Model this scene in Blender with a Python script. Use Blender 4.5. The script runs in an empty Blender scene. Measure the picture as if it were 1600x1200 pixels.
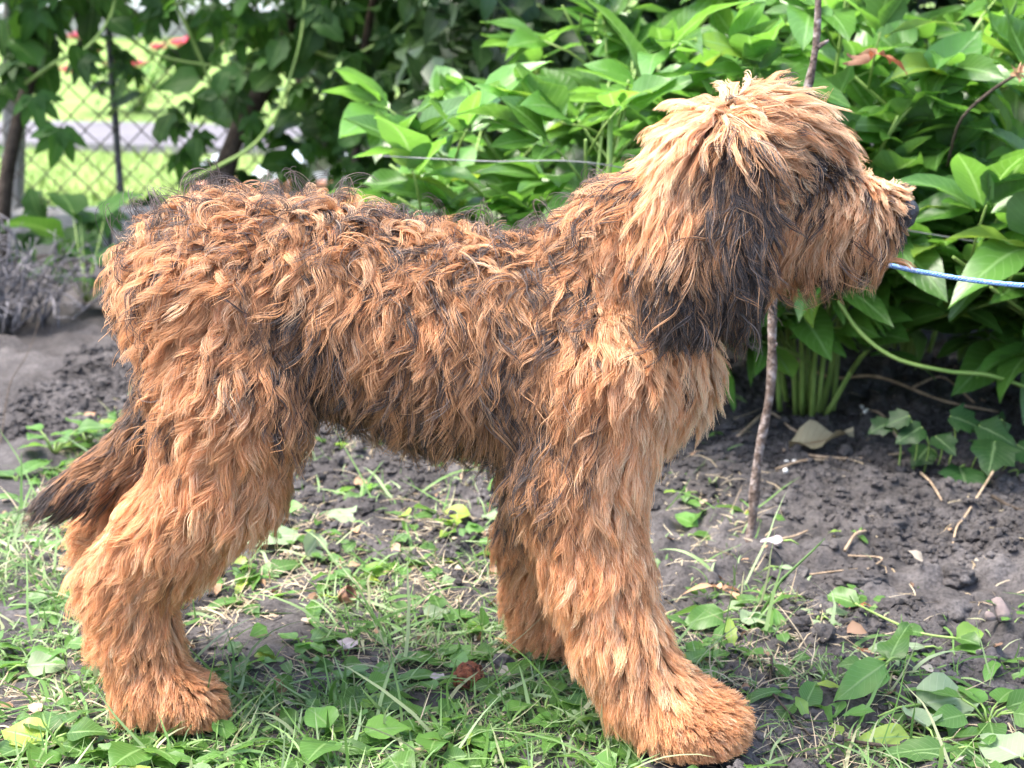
import bpy, math, random, time
import numpy as np
from mathutils import Vector, Matrix, Quaternion, kdtree

random.seed(7)
RNG = np.random.default_rng(11)
scene = bpy.context.scene
COL = scene.collection

# ------------------------------------------------------------------ camera
F_PX = 2600.0                       # focal length in pixels of the 1600 px wide photograph
PITCH = math.radians(14.0)
CAM_H = 0.757
cam_data = bpy.data.cameras.new('camera')
cam_data.sensor_width = 36.0
cam_data.lens = 36.0 * F_PX / 1600.0
cam_data.clip_start = 0.05
cam_data.clip_end = 400.0
cam_data.dof.use_dof = True
cam_data.dof.focus_distance = 1.62
cam_data.dof.aperture_fstop = 8.0
camera = bpy.data.objects.new('camera', cam_data)
camera.location = (0.0, 0.0, CAM_H)
camera.rotation_euler = (math.radians(90.0) - PITCH, 0.0, 0.0)
COL.objects.link(camera)
scene.camera = camera

# ------------------------------------------------------------------ sky, sun, exposure
SUN_EL, SUN_AZ = 66.0, 95.0         # azimuth from +Y (away from camera) towards -X
world = bpy.data.worlds.new('World')
scene.world = world
world.use_nodes = True
wn = world.node_tree
for n in list(wn.nodes):
    wn.nodes.remove(n)
w_out = wn.nodes.new('ShaderNodeOutputWorld')
w_bg = wn.nodes.new('ShaderNodeBackground')
w_sky = wn.nodes.new('ShaderNodeTexSky')
w_sky.sky_type = 'NISHITA'
w_sky.sun_disc = False
w_sky.sun_elevation = math.radians(SUN_EL)
w_sky.sun_rotation = math.radians(-SUN_AZ)
w_sky.air_density = 1.0
w_sky.dust_density = 4.0
w_sky.ozone_density = 1.0
w_bg.inputs['Strength'].default_value = 0.13
wn.links.new(w_sky.outputs[0], w_bg.inputs[0])
wn.links.new(w_bg.outputs[0], w_out.inputs[0])

sun_data = bpy.data.lights.new('sun', 'SUN')
sun_data.energy = 1.5
sun_data.angle = math.radians(30.0)
sun_data.color = (1.0, 0.95, 0.87)
sun = bpy.data.objects.new('sun', sun_data)
_d = Vector((-math.sin(math.radians(SUN_AZ)) * math.cos(math.radians(SUN_EL)),
             math.cos(math.radians(SUN_AZ)) * math.cos(math.radians(SUN_EL)),
             math.sin(math.radians(SUN_EL))))
sun.rotation_euler = _d.to_track_quat('Z', 'Y').to_euler()
sun.location = (0, 0, 8)
COL.objects.link(sun)

vs = scene.view_settings
vs.view_transform = 'Standard'
vs.look = 'None'
vs.gamma = 1.0
vs.use_curve_mapping = False
vs.exposure = 2.6
cy = scene.cycles
cy.max_bounces = 10
cy.diffuse_bounces = 4
cy.glossy_bounces = 4
cy.transmission_bounces = 8
cy.transparent_max_bounces = 12
cy.use_denoising = True
cy.sample_clamp_indirect = 6.0

# ------------------------------------------------------------------ measuring helpers
CP, SP = math.cos(PITCH), math.sin(PITCH)

def at(u, v, Y):
    """world point at depth Y seen at photograph pixel (u, v)"""
    b = (600.0 - v) / F_PX
    dy = CP + b * SP
    t = Y / dy
    return Vector((t * (u - 800.0) / F_PX, Y, CAM_H + t * (-SP + b * CP)))

def ground_at(u, v, z=0.0):
    """world point on the ground seen at photograph pixel (u, v)"""
    b = (600.0 - v) / F_PX
    dz = -SP + b * CP
    t = (z - CAM_H) / dz
    return Vector((t * (u - 800.0) / F_PX, t * (CP + b * SP), z))

def px_scale(P):
    """photograph pixels per metre at world point P"""
    return F_PX / (P[1] * CP - (P[2] - CAM_H) * SP)

def to_px(P):
    P = np.asarray(P, float)
    dep = P[..., 1] * CP - (P[..., 2] - CAM_H) * SP
    up = P[..., 1] * SP + (P[..., 2] - CAM_H) * CP
    return 800.0 + F_PX * P[..., 0] / dep, 600.0 - F_PX * up / dep

# ------------------------------------------------------------------ object helpers
def tag(o, label=None, cat=None, group=None, kind=None):
    if label: o['label'] = label
    if cat: o['category'] = cat
    if group: o['group'] = group
    if kind: o['kind'] = kind
    return o

def link(name, data, parent=None, mat=None):
    o = bpy.data.objects.new(name, data)
    COL.objects.link(o)
    if parent is not None:
        o.parent = parent
    if mat is not None and data is not None and len(data.materials) == 0:
        data.materials.append(mat)
    return o

def empty(name, loc):
    o = bpy.data.objects.new(name, None)
    o.empty_display_size = 0.05
    o.location = loc
    COL.objects.link(o)
    return o

def mesh_np(name, V, F, smooth=True, attrs=None):
    """mesh from vertex array and face list (array of equal-size faces, or list)"""
    me = bpy.data.meshes.new(name)
    V = np.asarray(V, np.float32)
    if isinstance(F, np.ndarray):
        k = F.shape[1]
        me.vertices.add(len(V)); me.vertices.foreach_set('co', V.ravel())
        me.loops.add(F.size); me.loops.foreach_set('vertex_index', F.astype(np.int32).ravel())
        me.polygons.add(len(F)); me.polygons.foreach_set('loop_start', np.arange(0, F.size, k, dtype=np.int32))
        me.update(calc_edges=True)
    else:
        me.from_pydata([tuple(v) for v in V], [], F)
        me.update()
    me.polygons.foreach_set('use_smooth', np.full(len(me.polygons), smooth))
    for nm, arr in (attrs or {}).items():
        a = me.color_attributes.new(nm, 'FLOAT_COLOR', 'POINT')
        c = np.ones((len(V), 4), np.float32); c[:, :3] = arr
        a.data.foreach_set('color', c.ravel())
    me.validate()
    return me

class MB:
    """collects pieces into one mesh"""
    def __init__(self):
        self.v, self.f, self.n = [], [], 0
    def add(self, V, F):
        V = np.asarray(V, float)
        self.v.append(V)
        self.f += [tuple(int(i) + self.n for i in q) for q in F]
        self.n += len(V)
    def mesh(self, name, smooth=True):
        return mesh_np(name, np.concatenate(self.v), self.f, smooth)

def tube_vf(pts, radii, sides=6, closed_ends=True):
    pts = [Vector(p) for p in pts]
    V, F = [], []
    up = Vector((0.13, 0.31, 0.94)).normalized()
    prev = None
    for i, p in enumerate(pts):
        d = (pts[min(i + 1, len(pts) - 1)] - pts[max(i - 1, 0)]).normalized()
        if prev is None:
            a = d.cross(up)
            if a.length < 1e-3: a = d.cross(Vector((1, 0, 0)))
        else:
            a = prev - d * prev.dot(d)
        a.normalize(); prev = a
        b = d.cross(a)
        r = radii[i] if hasattr(radii, '__len__') else radii
        for k in range(sides):
            t = 2 * math.pi * k / sides
            V.append(p + (a * math.cos(t) + b * math.sin(t)) * r)
    n = len(pts)
    for i in range(n - 1):
        for k in range(sides):
            k2 = (k + 1) % sides
            F.append((i * sides + k, i * sides + k2, (i + 1) * sides + k2, (i + 1) * sides + k))
    if closed_ends:
        F.append(tuple(range(sides - 1, -1, -1)))
        F.append(tuple((n - 1) * sides + k for k in range(sides)))
    return [tuple(v) for v in V], F

def tube_mesh(name, pts, radii, sides=6):
    V, F = tube_vf(pts, radii, sides)
    return mesh_np(name, V, F)

def spline(P, n):
    """Catmull-Rom through control points"""
    P = [np.array(p, float) for p in P]
    P = [2 * P[0] - P[1]] + P + [2 * P[-1] - P[-2]]
    out = []
    segs = len(P) - 3
    for j in range(n):
        x = j / (n - 1) * segs
        i = min(int(x), segs - 1); t = x - i
        a, b, c, d = P[i:i + 4]
        out.append(0.5 * (2 * b + (c - a) * t + (2 * a - 5 * b + 4 * c - d) * t * t + (3 * b - a - 3 * c + d) * t ** 3))
    return out

def vnoise(P, freq, seed=0):
    """smooth value noise in [0,1], any dimension 2 or 3, vectorised"""
    P = np.asarray(P, float) * freq
    i = np.floor(P).astype(np.int64); f = P - i
    f = f * f * (3 - 2 * f)
    D = P.shape[-1]
    out = 0.0
    for c in range(2 ** D):
        h = np.full(P.shape[:-1], seed * 374761393 + 1442695, np.int64)
        w = 1.0
        for d in range(D):
            bit = (c >> d) & 1
            h = h + (i[..., d] + bit) * (73856093, 19349663, 83492791)[d]
            w = w * (f[..., d] if bit else 1 - f[..., d])
        h = (h ^ (h >> 13)) * 1274126177 & 0x7fffffff
        h = (h ^ (h >> 15)) * 668265263 & 0x7fffffff
        h = h ^ (h >> 11)
        out = out + w * ((h & 0xffff) / 65535.0)
    return out

# ------------------------------------------------------------------ material helpers
def new_mat(name):
    m = bpy.data.materials.new(name)
    m.use_nodes = True
    nt = m.node_tree
    for n in list(nt.nodes):
        nt.nodes.remove(n)
    out = nt.nodes.new('ShaderNodeOutputMaterial')
    return m, nt, out

def ramp(nt, fac, stops):
    r = nt.nodes.new('ShaderNodeValToRGB')
    el = r.color_ramp.elements
    while len(el) < len(stops): el.new(0.5)
    for e, (p, c) in zip(el, stops):
        e.position = p; e.color = (*c, 1.0)
    nt.links.new(fac, r.inputs[0])
    return r.outputs[0]

def noise(nt, scale, detail=4.0, rough=0.55, coord=None):
    n = nt.nodes.new('ShaderNodeTexNoise')
    n.inputs['Scale'].default_value = scale
    n.inputs['Detail'].default_value = detail
    n.inputs['Roughness'].default_value = rough
    if coord is not None: nt.links.new(coord, n.inputs['Vector'])
    return n.outputs['Fac']

def simple_mat(name, stops, scale=20.0, rough=0.8, bump=0.0, spec=0.3, bscale=None, detail=5.0):
    m, nt, out = new_mat(name)
    tc = nt.nodes.new('ShaderNodeTexCoord')
    b = nt.nodes.new('ShaderNodeBsdfPrincipled')
    f = noise(nt, scale, detail, 0.6, tc.outputs['Object'])
    nt.links.new(ramp(nt, f, stops), b.inputs['Base Color'])
    b.inputs['Roughness'].default_value = rough
    b.inputs['Specular IOR Level'].default_value = spec
    if bump:
        bp = nt.nodes.new('ShaderNodeBump')
        bp.inputs['Strength'].default_value = bump
        bp.inputs['Distance'].default_value = 0.01
        nt.links.new(noise(nt, bscale or scale * 3, 6.0, 0.6, tc.outputs['Object']), bp.inputs['Height'])
        nt.links.new(bp.outputs[0], b.inputs['Normal'])
    nt.links.new(b.outputs[0], out.inputs[0])
    return m

def leaf_mat(name, top, under, vein, transl=0.45, rough=0.4, var=0.25, sheen=0.5, yellow=None):
    """two-sided leaf: gloss on top, light passing through, a paler midrib and side veins from the 'uv_leaf' attribute"""
    m, nt, out = new_mat(name)
    L = nt.links.new
    att = nt.nodes.new('ShaderNodeAttribute'); att.attribute_name = 'leaf'      # r: 0..1 along, g: |across| 0..1, b: random
    sep = nt.nodes.new('ShaderNodeSeparateColor'); L(att.outputs['Color'], sep.inputs[0])
    oi = nt.nodes.new('ShaderNodeObjectInfo')
    geo = nt.nodes.new('ShaderNodeNewGeometry')
    rnd = nt.nodes.new('ShaderNodeMath'); rnd.operation = 'ADD'
    L(oi.outputs['Random'], rnd.inputs[0]); L(sep.outputs[2], rnd.inputs[1])
    fr = nt.nodes.new('ShaderNodeMath'); fr.operation = 'FRACT'; L(rnd.outputs[0], fr.inputs[0])
    # veins: midrib where across is small, side veins as waves along (along + across)
    mid = nt.nodes.new('ShaderNodeMapRange'); mid.inputs[1].default_value = 0.03; mid.inputs[2].default_value = 0.10
    mid.inputs[3].default_value = 1.0; mid.inputs[4].default_value = 0.0
    L(sep.outputs[1], mid.inputs[0])
    comb = nt.nodes.new('ShaderNodeMath'); comb.operation = 'MULTIPLY_ADD'
    comb.inputs[1].default_value = -0.22; L(sep.outputs[1], comb.inputs[0]); L(sep.outputs[0], comb.inputs[2])
    mul = nt.nodes.new('ShaderNodeMath'); mul.operation = 'MULTIPLY'; mul.inputs[1].default_value = 62.0; L(comb.outputs[0], mul.inputs[0])
    sn = nt.nodes.new('ShaderNodeMath'); sn.operation = 'SINE'; L(mul.outputs[0], sn.inputs[0])
    sv = nt.nodes.new('ShaderNodeMapRange'); sv.inputs[1].default_value = 0.90; sv.inputs[2].default_value = 1.0
    sv.inputs[3].default_value = 0.0; sv.inputs[4].default_value = 0.45; L(sn.outputs[0], sv.inputs[0])
    vmax = nt.nodes.new('ShaderNodeMath'); vmax.operation = 'MAXIMUM'; L(mid.outputs[0], vmax.inputs[0]); L(sv.outputs[0], vmax.inputs[1])
    t2 = tuple(c * (1 + var) for c in top); t1 = tuple(c * (1 - var) for c in top)
    stops = [(0.0, t1), (0.6, top), (0.9, t2)]
    if yellow: stops += [(1.0, yellow)]
    base = ramp(nt, fr.outputs[0], stops)
    tc = nt.nodes.new('ShaderNodeTexCoord')
    nz = noise(nt, 45.0, 3.0, 0.6, tc.outputs['Object'])
    hsv = nt.nodes.new('ShaderNodeHueSaturation')
    nzr = nt.nodes.new('ShaderNodeMapRange'); nzr.inputs[3].default_value = 0.75; nzr.inputs[4].default_value = 1.25; L(nz, nzr.inputs[0])
    L(nzr.outputs[0], hsv.inputs['Value']); L(base, hsv.inputs['Color'])
    mx = nt.nodes.new('ShaderNodeMix'); mx.data_type = 'RGBA'
    L(vmax.outputs[0], mx.inputs['Factor']); L(hsv.outputs[0], mx.inputs['A']); mx.inputs['B'].default_value = (*vein, 1)
    mu = nt.nodes.new('ShaderNodeMix'); mu.data_type = 'RGBA'
    L(geo.outputs['Backfacing'], mu.inputs['Factor']); L(mx.outputs['Result'], mu.inputs['A']); mu.inputs['B'].default_value = (*under, 1)
    b = nt.nodes.new('ShaderNodeBsdfPrincipled')
    L(mu.outputs['Result'], b.inputs['Base Color'])
    b.inputs['Roughness'].default_value = rough
    b.inputs['Specular IOR Level'].default_value = sheen
    bp = nt.nodes.new('ShaderNodeBump'); bp.inputs['Strength'].default_value = 0.35; bp.inputs['Distance'].default_value = 0.002
    L(vmax.outputs[0], bp.inputs['Height']); L(bp.outputs[0], b.inputs['Normal'])
    tr = nt.nodes.new('ShaderNodeBsdfTranslucent')
    th = nt.nodes.new('ShaderNodeHueSaturation'); th.inputs['Hue'].default_value = 0.485; th.inputs['Saturation'].default_value = 1.08
    th.inputs['Value'].default_value = 1.8
    L(mx.outputs['Result'], th.inputs['Color']); L(th.outputs[0], tr.inputs['Color'])
    ms = nt.nodes.new('ShaderNodeMixShader'); ms.inputs[0].default_value = transl
    L(b.outputs[0], ms.inputs[1]); L(tr.outputs[0], ms.inputs[2])
    L(ms.outputs[0], out.inputs[0])
    return m
# ================================================================== GROUND, LAWN, PATH
def blend_controls(C, u, v, sig):
    c = np.array(C, float)
    d2 = (u[:, None] - c[None, :, 0]) ** 2 + (v[:, None] - c[None, :, 1]) ** 2
    d2 -= d2.min(1, keepdims=True)
    w = np.exp(-d2 / (2 * sig * sig)); w /= w.sum(1, keepdims=True)
    return w @ c[:, 2:]

# where things grow: photo position, grass, weeds, straw (0..1)
COVER = [(40, 545, .03, .03, .05), (150, 560, .03, .03, .05), (60, 610, .12, .08, .1), (100, 680, .30, .6, .3), (180, 690, .15, .6, .3), (50, 780, .9, .6, .4), (160, 860, .7, .4, .4), (60, 900, .8, .6, .4),
         (60, 1000, .7, .6, .4), (60, 1150, .8, .8, .6), (250, 1180, 1, .8, .5), (450, 1150, 1, .9, .4), (450, 1010, .9, .6, .8), (400, 930, .6, .4, 1), (560, 850, .45, .6, .8), (520, 730, .04, .05, .1), (650, 735, .04, .08, .1),
         (560, 790, .3, .5, .5), (700, 790, .15, .2, .4), (700, 870, .5, .3, 1), (700, 1000, 1, .6, .6), (620, 950, .8, .6, .6), (600, 1080, 1, .9, .5), (750, 1100, 1, .9, .4), (870, 1080, 1, .6, .3), (850, 1170, 1, .8, .4), (950, 1190, .7, .5, .3),
         (1080, 1195, .03, .03, .1), (1180, 1190, .08, .08, .2), (1100, 1020, .6, .5, .6), (1100, 950, .35, .4, .4), (1080, 890, .05, .1, .3), (1200, 980, .35, .4, .6), (1200, 1080, .55, .4, .8), (1300, 1060, .6, .6, .8), (1300, 1150, .3, .3, .5),
         (1400, 1100, .6, .9, .5), (1550, 1130, .6, .9, .4), (1400, 1180, .5, .8, .5), (1480, 1010, .05, .06, .2), (1400, 960, .03, .05, .15), (1300, 900, .01, .01, .04), (1500, 850, .0, .0, .025), (1300, 760, 0, 0, .02), (1500, 700, 0, 0, .03),
         (1580, 1050, .15, .2, .3), (1020, 800, .02, .05, .15), (900, 900, .4, .2, .4), (960, 1000, .6, .4, .4), (300, 600, .05, .05, .1), (300, 900, .5, .4, .5)]

def cover(x, y):
    u, v = to_px(np.stack([x, y, np.zeros_like(x)], -1))
    o = np.zeros((len(x), 3))
    for a in range(0, len(x), 40000):
        o[a:a + 40000] = blend_controls(COVER, u[a:a + 40000], v[a:a + 40000], 42.0)
    return o

def hgt(x, y, fine=True):
    P = np.stack([x, y], -1)
    h = (vnoise(P, 2.2, 1) - .5) * 0.018 + (vnoise(P, 7.0, 2) - .5) * 0.016
    soft = np.clip(np.hypot((x + 0.05) / 0.55, (y - 1.65) / 0.28), 0, 1)      # trodden flat where the dog stands
    h = h * (0.25 + 0.75 * soft ** 2)
    if fine:
        c = cover(x, y)[:, 0]
        soil = np.clip(1.15 - 1.1 * c, 0.2, 1.0)
        a = vnoise(P, 24.0, 4); b = vnoise(P, 55.0, 5); d = vnoise(P, 110.0, 6)
        lump = np.clip(a * 1.7 - 0.6, 0, 1) ** 1.3
        h = h + soil * (lump * 0.020 + np.clip(b * 1.6 - .5, 0, 1) * 0.011 + (d - .5) * 0.010 * (.4 + a) - 0.012) - 0.004
        damp = np.clip((y - 4.3) / .3, 0, 1); h = h * (1 - damp)
    return h

def axis(parts):
    out = [parts[0][0]]
    for a, b, s in parts:
        n = max(1, int(round((b - a) / s)))
        out += list(a + (b - a) * np.arange(1, n + 1) / n)
    return np.array(out)
xs = axis([(-40, -8, 8), (-8, -1.9, .6), (-1.9, -.8, .022), (-.8, .95, .0052), (.95, 1.9, .022), (1.9, 8, .6), (8, 40, 8)])
ys = axis([(-30, -4, 6.5), (-4, 1.0, .5), (1.0, 1.35, .02), (1.35, 2.6, .0050), (2.6, 4.62, .014)])
X, Yg = np.meshgrid(xs, ys, indexing='ij')
Zg = hgt(X.ravel(), Yg.ravel())
GV = np.stack([X.ravel(), Yg.ravel(), Zg], 1)
ii, jj = np.meshgrid(np.arange(len(xs) - 1), np.arange(len(ys) - 1), indexing='ij')
a0 = (ii * len(ys) + jj).ravel(); GF = np.stack([a0, a0 + len(ys), a0 + len(ys) + 1, a0 + 1], 1)

def soil_mat():
    m, nt, out = new_mat('garden_soil')
    L = nt.links.new
    tc = nt.nodes.new('ShaderNodeTexCoord')
    b = nt.nodes.new('ShaderNodeBsdfPrincipled')
    n1 = noise(nt, 9.0, 8.0, 0.62, tc.outputs['Object']); n2 = noise(nt, 210.0, 6.0, 0.6, tc.outputs['Object'])
    c1 = ramp(nt, n1, [(0.30, (0.036, 0.033, 0.033)), (0.50, (0.062, 0.057, 0.057)), (0.72, (0.118, 0.110, 0.110))])
    c2 = ramp(nt, n2, [(0.30, (0.45, 0.43, 0.42)), (0.5, (0.95, 0.95, 0.95)), (0.72, (1.4, 1.37, 1.35))])
    mx = nt.nodes.new('ShaderNodeMix'); mx.data_type = 'RGBA'; mx.blend_type = 'MULTIPLY'; mx.inputs['Factor'].default_value = 1.0
    L(c1, mx.inputs['A']); L(c2, mx.inputs['B'])
    L(mx.outputs['Result'], b.inputs['Base Color'])
    b.inputs['Roughness'].default_value = 0.92; b.inputs['Specular IOR Level'].default_value = 0.2
    bp = nt.nodes.new('ShaderNodeBump'); bp.inputs['Strength'].default_value = 0.8; bp.inputs['Distance'].default_value = 0.004
    L(noise(nt, 260.0, 6.0, 0.65, tc.outputs['Object']), bp.inputs['Height']); L(bp.outputs[0], b.inputs['Normal'])
    L(b.outputs[0], out.inputs[0])
    return m
SOIL = soil_mat()
ground = link('ground', mesh_np('ground', GV, GF), None, SOIL)
tag(ground, kind='structure')

lawn_m = simple_mat('lawn_turf', [(0.3, (0.11, 0.19, 0.045)), (0.55, (0.17, 0.25, 0.07)), (0.8, (0.26, 0.31, 0.11))], 3.0, 0.9, 0.6, 0.2, 60)
lx = axis([(-60, -4, 8), (-4, 3, .25), (3, 60, 8)]); ly = axis([(4.60, 9, .2), (9, 20, 1), (20, 160, 20)])
LX, LY = np.meshgrid(lx, ly, indexing='ij')
LZ = (vnoise(np.stack([LX, LY], -1), 1.3, 9) - .5) * .05
LZ[:, 0] = 0.0
ii, jj = np.meshgrid(np.arange(len(lx) - 1), np.arange(len(ly) - 1), indexing='ij')
a0 = (ii * len(ly) + jj).ravel()
lawn = link('lawn', mesh_np('lawn', np.stack([LX.ravel(), LY.ravel(), LZ.ravel() + .004], 1), np.stack([a0, a0 + len(ly), a0 + len(ly) + 1, a0 + 1], 1)), None, lawn_m)
tag(lawn, kind='structure')
path_m = simple_mat('path_concrete', [(0.3, (0.10, 0.095, 0.11)), (0.7, (0.145, 0.14, 0.155))], 6, 0.85, 0.3)
V, F = [], []
PC = spline([(-8, 8.6), (-4, 7.9), (-2.2, 7.62), (-1.2, 7.4), (0.5, 6.9), (3, 6.4), (8, 6.0)], 50)
for i, p in enumerate(PC):
    h = .045
    for (dy, dz) in ((-.52, -.05), (-.50, h), (.50, h), (.52, -.05)):
        V.append((p[0], p[1] + dy, dz))
    if i:
        for k in range(3):
            F.append((4 * i - 4 + k, 4 * i + k, 4 * i + k + 1, 4 * i - 4 + k + 1))
path = link('path', mesh_np('path', V, F, False), None, path_m)
tag(path, kind='structure')

# loose soil crumbs and small clods
def ico():
    t = (1 + 5 ** .5) / 2
    v = np.array([(-1, t, 0), (1, t, 0), (-1, -t, 0), (1, -t, 0), (0, -1, t), (0, 1, t), (0, -1, -t), (0, 1, -t), (t, 0, -1), (t, 0, 1), (-t, 0, -1), (-t, 0, 1)], float)
    f = [(0, 11, 5), (0, 5, 1), (0, 1, 7), (0, 7, 10), (0, 10, 11), (1, 5, 9), (5, 11, 4), (11, 10, 2), (10, 7, 6), (7, 1, 8), (3, 9, 4), (3, 4, 2), (3, 2, 6), (3, 6, 8), (3, 8, 9), (4, 9, 5), (2, 4, 11), (6, 2, 10), (8, 6, 7), (9, 8, 1)]
    return v / np.linalg.norm(v[0]), np.array(f)
def ico2(k=1):
    v, f = ico()
    for _ in range(k):
        v = list(map(tuple, v)); cache = {}; nf = []
        def mid(a, b):
            key = (min(a, b), max(a, b))
            if key not in cache:
                p = np.array(v[a]) + np.array(v[b]); v.append(tuple(p / np.linalg.norm(p))); cache[key] = len(v) - 1
            return cache[key]
        for a, b, c in f:
            ab, bc, ca = mid(a, b), mid(b, c), mid(c, a)
            nf += [(a, ab, ca), (b, bc, ab), (c, ca, bc), (ab, bc, ca)]
        v, f = np.array(v), np.array(nf)
    return v, f
ICO1 = ico2(1); ICO0 = ico()
def clods(n, rmin, rmax, gate, base=None):
    IV, IF = base or ICO1
    x = RNG.uniform(-.9, 1.0, n * 4); y = RNG.uniform(1.38, 3.4, n * 4)
    c = cover(x, y)
    keep = (RNG.random(n * 4) < gate(c)) & (vnoise(np.stack([x, y], -1), 5.0, 31) > 0.35 * RNG.random(n * 4) + .2)
    x, y = x[keep][:n], y[keep][:n]
    r = rmin + (rmax - rmin) * RNG.random(len(x)) ** 3
    z = hgt(x, y) + r * .25
    Vv = IV[None] * RNG.uniform(.6, 1.15, (len(x), len(IV), 1)) * (r[:, None, None] * RNG.uniform(.7, 1.3, (len(x), 1, 3)))
    Vv[..., 2] *= .75
    Vv = Vv + np.stack([x, y, z], 1)[:, None]
    Ff = IF[None] + (np.arange(len(x)) * len(IV))[:, None, None]
    return Vv.reshape(-1, 3), Ff.reshape(-1, 3)
GATE = lambda c: np.clip(1.05 - c[:, 0] * 1.5, .03, 1)
V, F = clods(3200, .005, .014, GATE)
V2, F2 = clods(46000, .0012, .0075, GATE, ICO0)
F = np.concatenate([F, F2 + len(V)]); V = np.concatenate([V, V2])
crumbs = link('soil_crumbs', mesh_np('soil_crumbs', V, F, False), None, SOIL)
tag(crumbs, 'loose grey soil crumbs scattered over the bare bed', 'soil', kind='stuff')

def clod(u, v, rx, ry, rz, label, seed):
    p = ground_at(u, v)
    V, F = ico2(3)
    d = 1 + .35 * (vnoise(V + seed * 3.1, 1.6, seed) - .5) * 2 + .22 * (vnoise(V + seed, 4.5, seed + 1) - .5) * 2
    V = V * d[:, None] * np.array([rx, ry, rz])
    o = link('soil_clod', mesh_np('soil_clod', V, F, True), None, SOIL)
    o.location = (p.x, p.y, float(hgt(np.array([p.x]), np.array([p.y]))[0]) + rz * .25)
    tag(o, label, 'clod', 'large clods of dry soil')
clod(1500, 893, .022, .02, .014, 'rounded clod of grey soil on the bare bed, just above the biggest clod', 3)
clod(1478, 938, .046, .034, .018, 'biggest flat clod of grey soil beside the pink clay fragment', 5)
clod(1392, 832, .019, .016, .012, 'smooth grey clod of soil below the ivy, behind the others', 7)
clod(1345, 905, .03, .02, .011, 'low ragged clod of soil between the stake and the biggest clod', 8)
clod(1545, 1060, .028, .02, .010, 'flat clod of soil beyond the heap of wilted leaves', 9)
clod(1037, 1168, .018, .014, .013, 'small dark clod pressed against the near front paw', 11)
# ================================================================== FENCE AND WHAT STANDS BEYOND IT
FY = 4.53
wire_m = simple_mat('rusty_wire', [(0.35, (0.05, 0.042, 0.036)), (0.65, (0.12, 0.10, 0.085))], 40, 0.6, 0.0, 0.4)
conc_m = simple_mat('old_concrete', [(0.3, (0.22, 0.21, 0.20)), (0.55, (0.34, 0.33, 0.31)), (0.75, (0.44, 0.43, 0.41))], 22, 0.9, 0.5, 0.2, 120)
fence = empty('chain_link_fence', (0, FY, 0))
tag(fence, 'rusty chain-link fence on a concrete kerb, overgrown with creeper', 'fence')
PITCHW, CELL, FH = 0.076, 0.078, 1.35
z0 = 0.10
npts = int((FH - z0) / (CELL / 2)) + 1
def weave(sgn):
    pts = []
    for k in range(npts):
        s = sgn if k % 2 else -sgn
        pts.append((s * PITCHW / 4 * 1.06, 0.0022 * (1 if k % 2 else -1), z0 + k * CELL / 2))
    return tube_mesh('fence_wire', pts, 0.0029, 5)
wm = (weave(1), weave(-1))
nw = int(4.4 / (PITCHW / 2))
for i in range(nw):
    o = link('wire', wm[i % 2], fence, wire_m)
    o.location = (-2.35 + i * PITCHW / 2, 0, 0)
for z in (0.13, 0.72, 1.30):
    o = link('tension_wire', tube_mesh('tension_wire', spline([(-2.4, .006, z), (-1.2, .006, z - .012), (0, .006, z), (2.05, .006, z - .01)], 16), 0.0022, 6), fence, wire_m)

def box_vf(cx, cy, cz, sx, sy, sz, bev=.0):
    x, y, z = sx / 2, sy / 2, sz / 2
    b = bev
    V = []
    for zz, inset in ((-z, b), (-z + b, 0), (z - b, 0), (z, b)):
        for (px, py) in ((-x + inset, -y), (x - inset, -y), (x, -y + inset), (x, y - inset), (x - inset, y), (-x + inset, y), (-x, y - inset), (-x, -y + inset)) if False else \
            ((-x + max(inset, b), -y + inset), (x - max(inset, b), -y + inset), (x - inset, -y + max(inset, b)), (x - inset, y - max(inset, b)), (x - max(inset, b), y - inset), (-x + max(inset, b), y - inset), (-x + inset, y - max(inset, b)), (-x + inset, -y + max(inset, b))):
            V.append((cx + px, cy + py, cz + zz))
    F = [tuple(range(7, -1, -1)), tuple(24 + k for k in range(8))]
    for r in range(3):
        for k in range(8):
            F.append((r * 8 + k, r * 8 + (k + 1) % 8, (r + 1) * 8 + (k + 1) % 8, (r + 1) * 8 + k))
    return V, F
def box_mesh(name, sx, sy, sz, bev=.006, rough=0.0):
    V, F = box_vf(0, 0, 0, sx, sy, sz, bev)
    return mesh_np(name, V, F, False)
for i in range(6):                                   # kerb in cast lengths
    k = link('kerb_block', box_mesh('kerb_block', .79, .09, .15, .012), fence, conc_m)
    k.location = (-2.3 + i * .80, .02, .045 + .006 * ((i * 7) % 3 - 1))
def fpost(u, lean, w, mat, h=1.5, yoff=.05):
    p = at(u, 300, FY)
    o = link('post', box_mesh('post', w, w, h, .008), fence, mat)
    o.location = (p.x, yoff, h / 2 - .02); o.rotation_euler = (0, math.radians(lean), 0)
iron_m = simple_mat('painted_iron', [(0.4, (0.05, 0.05, 0.055)), (0.7, (0.16, 0.16, 0.18))], 30, 0.55, 0.2, 0.4)
fpost(40, 5.0, .055, conc_m)
fpost(176, -1.0, .019, iron_m)
fpost(760, 0, .055, conc_m)

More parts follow.
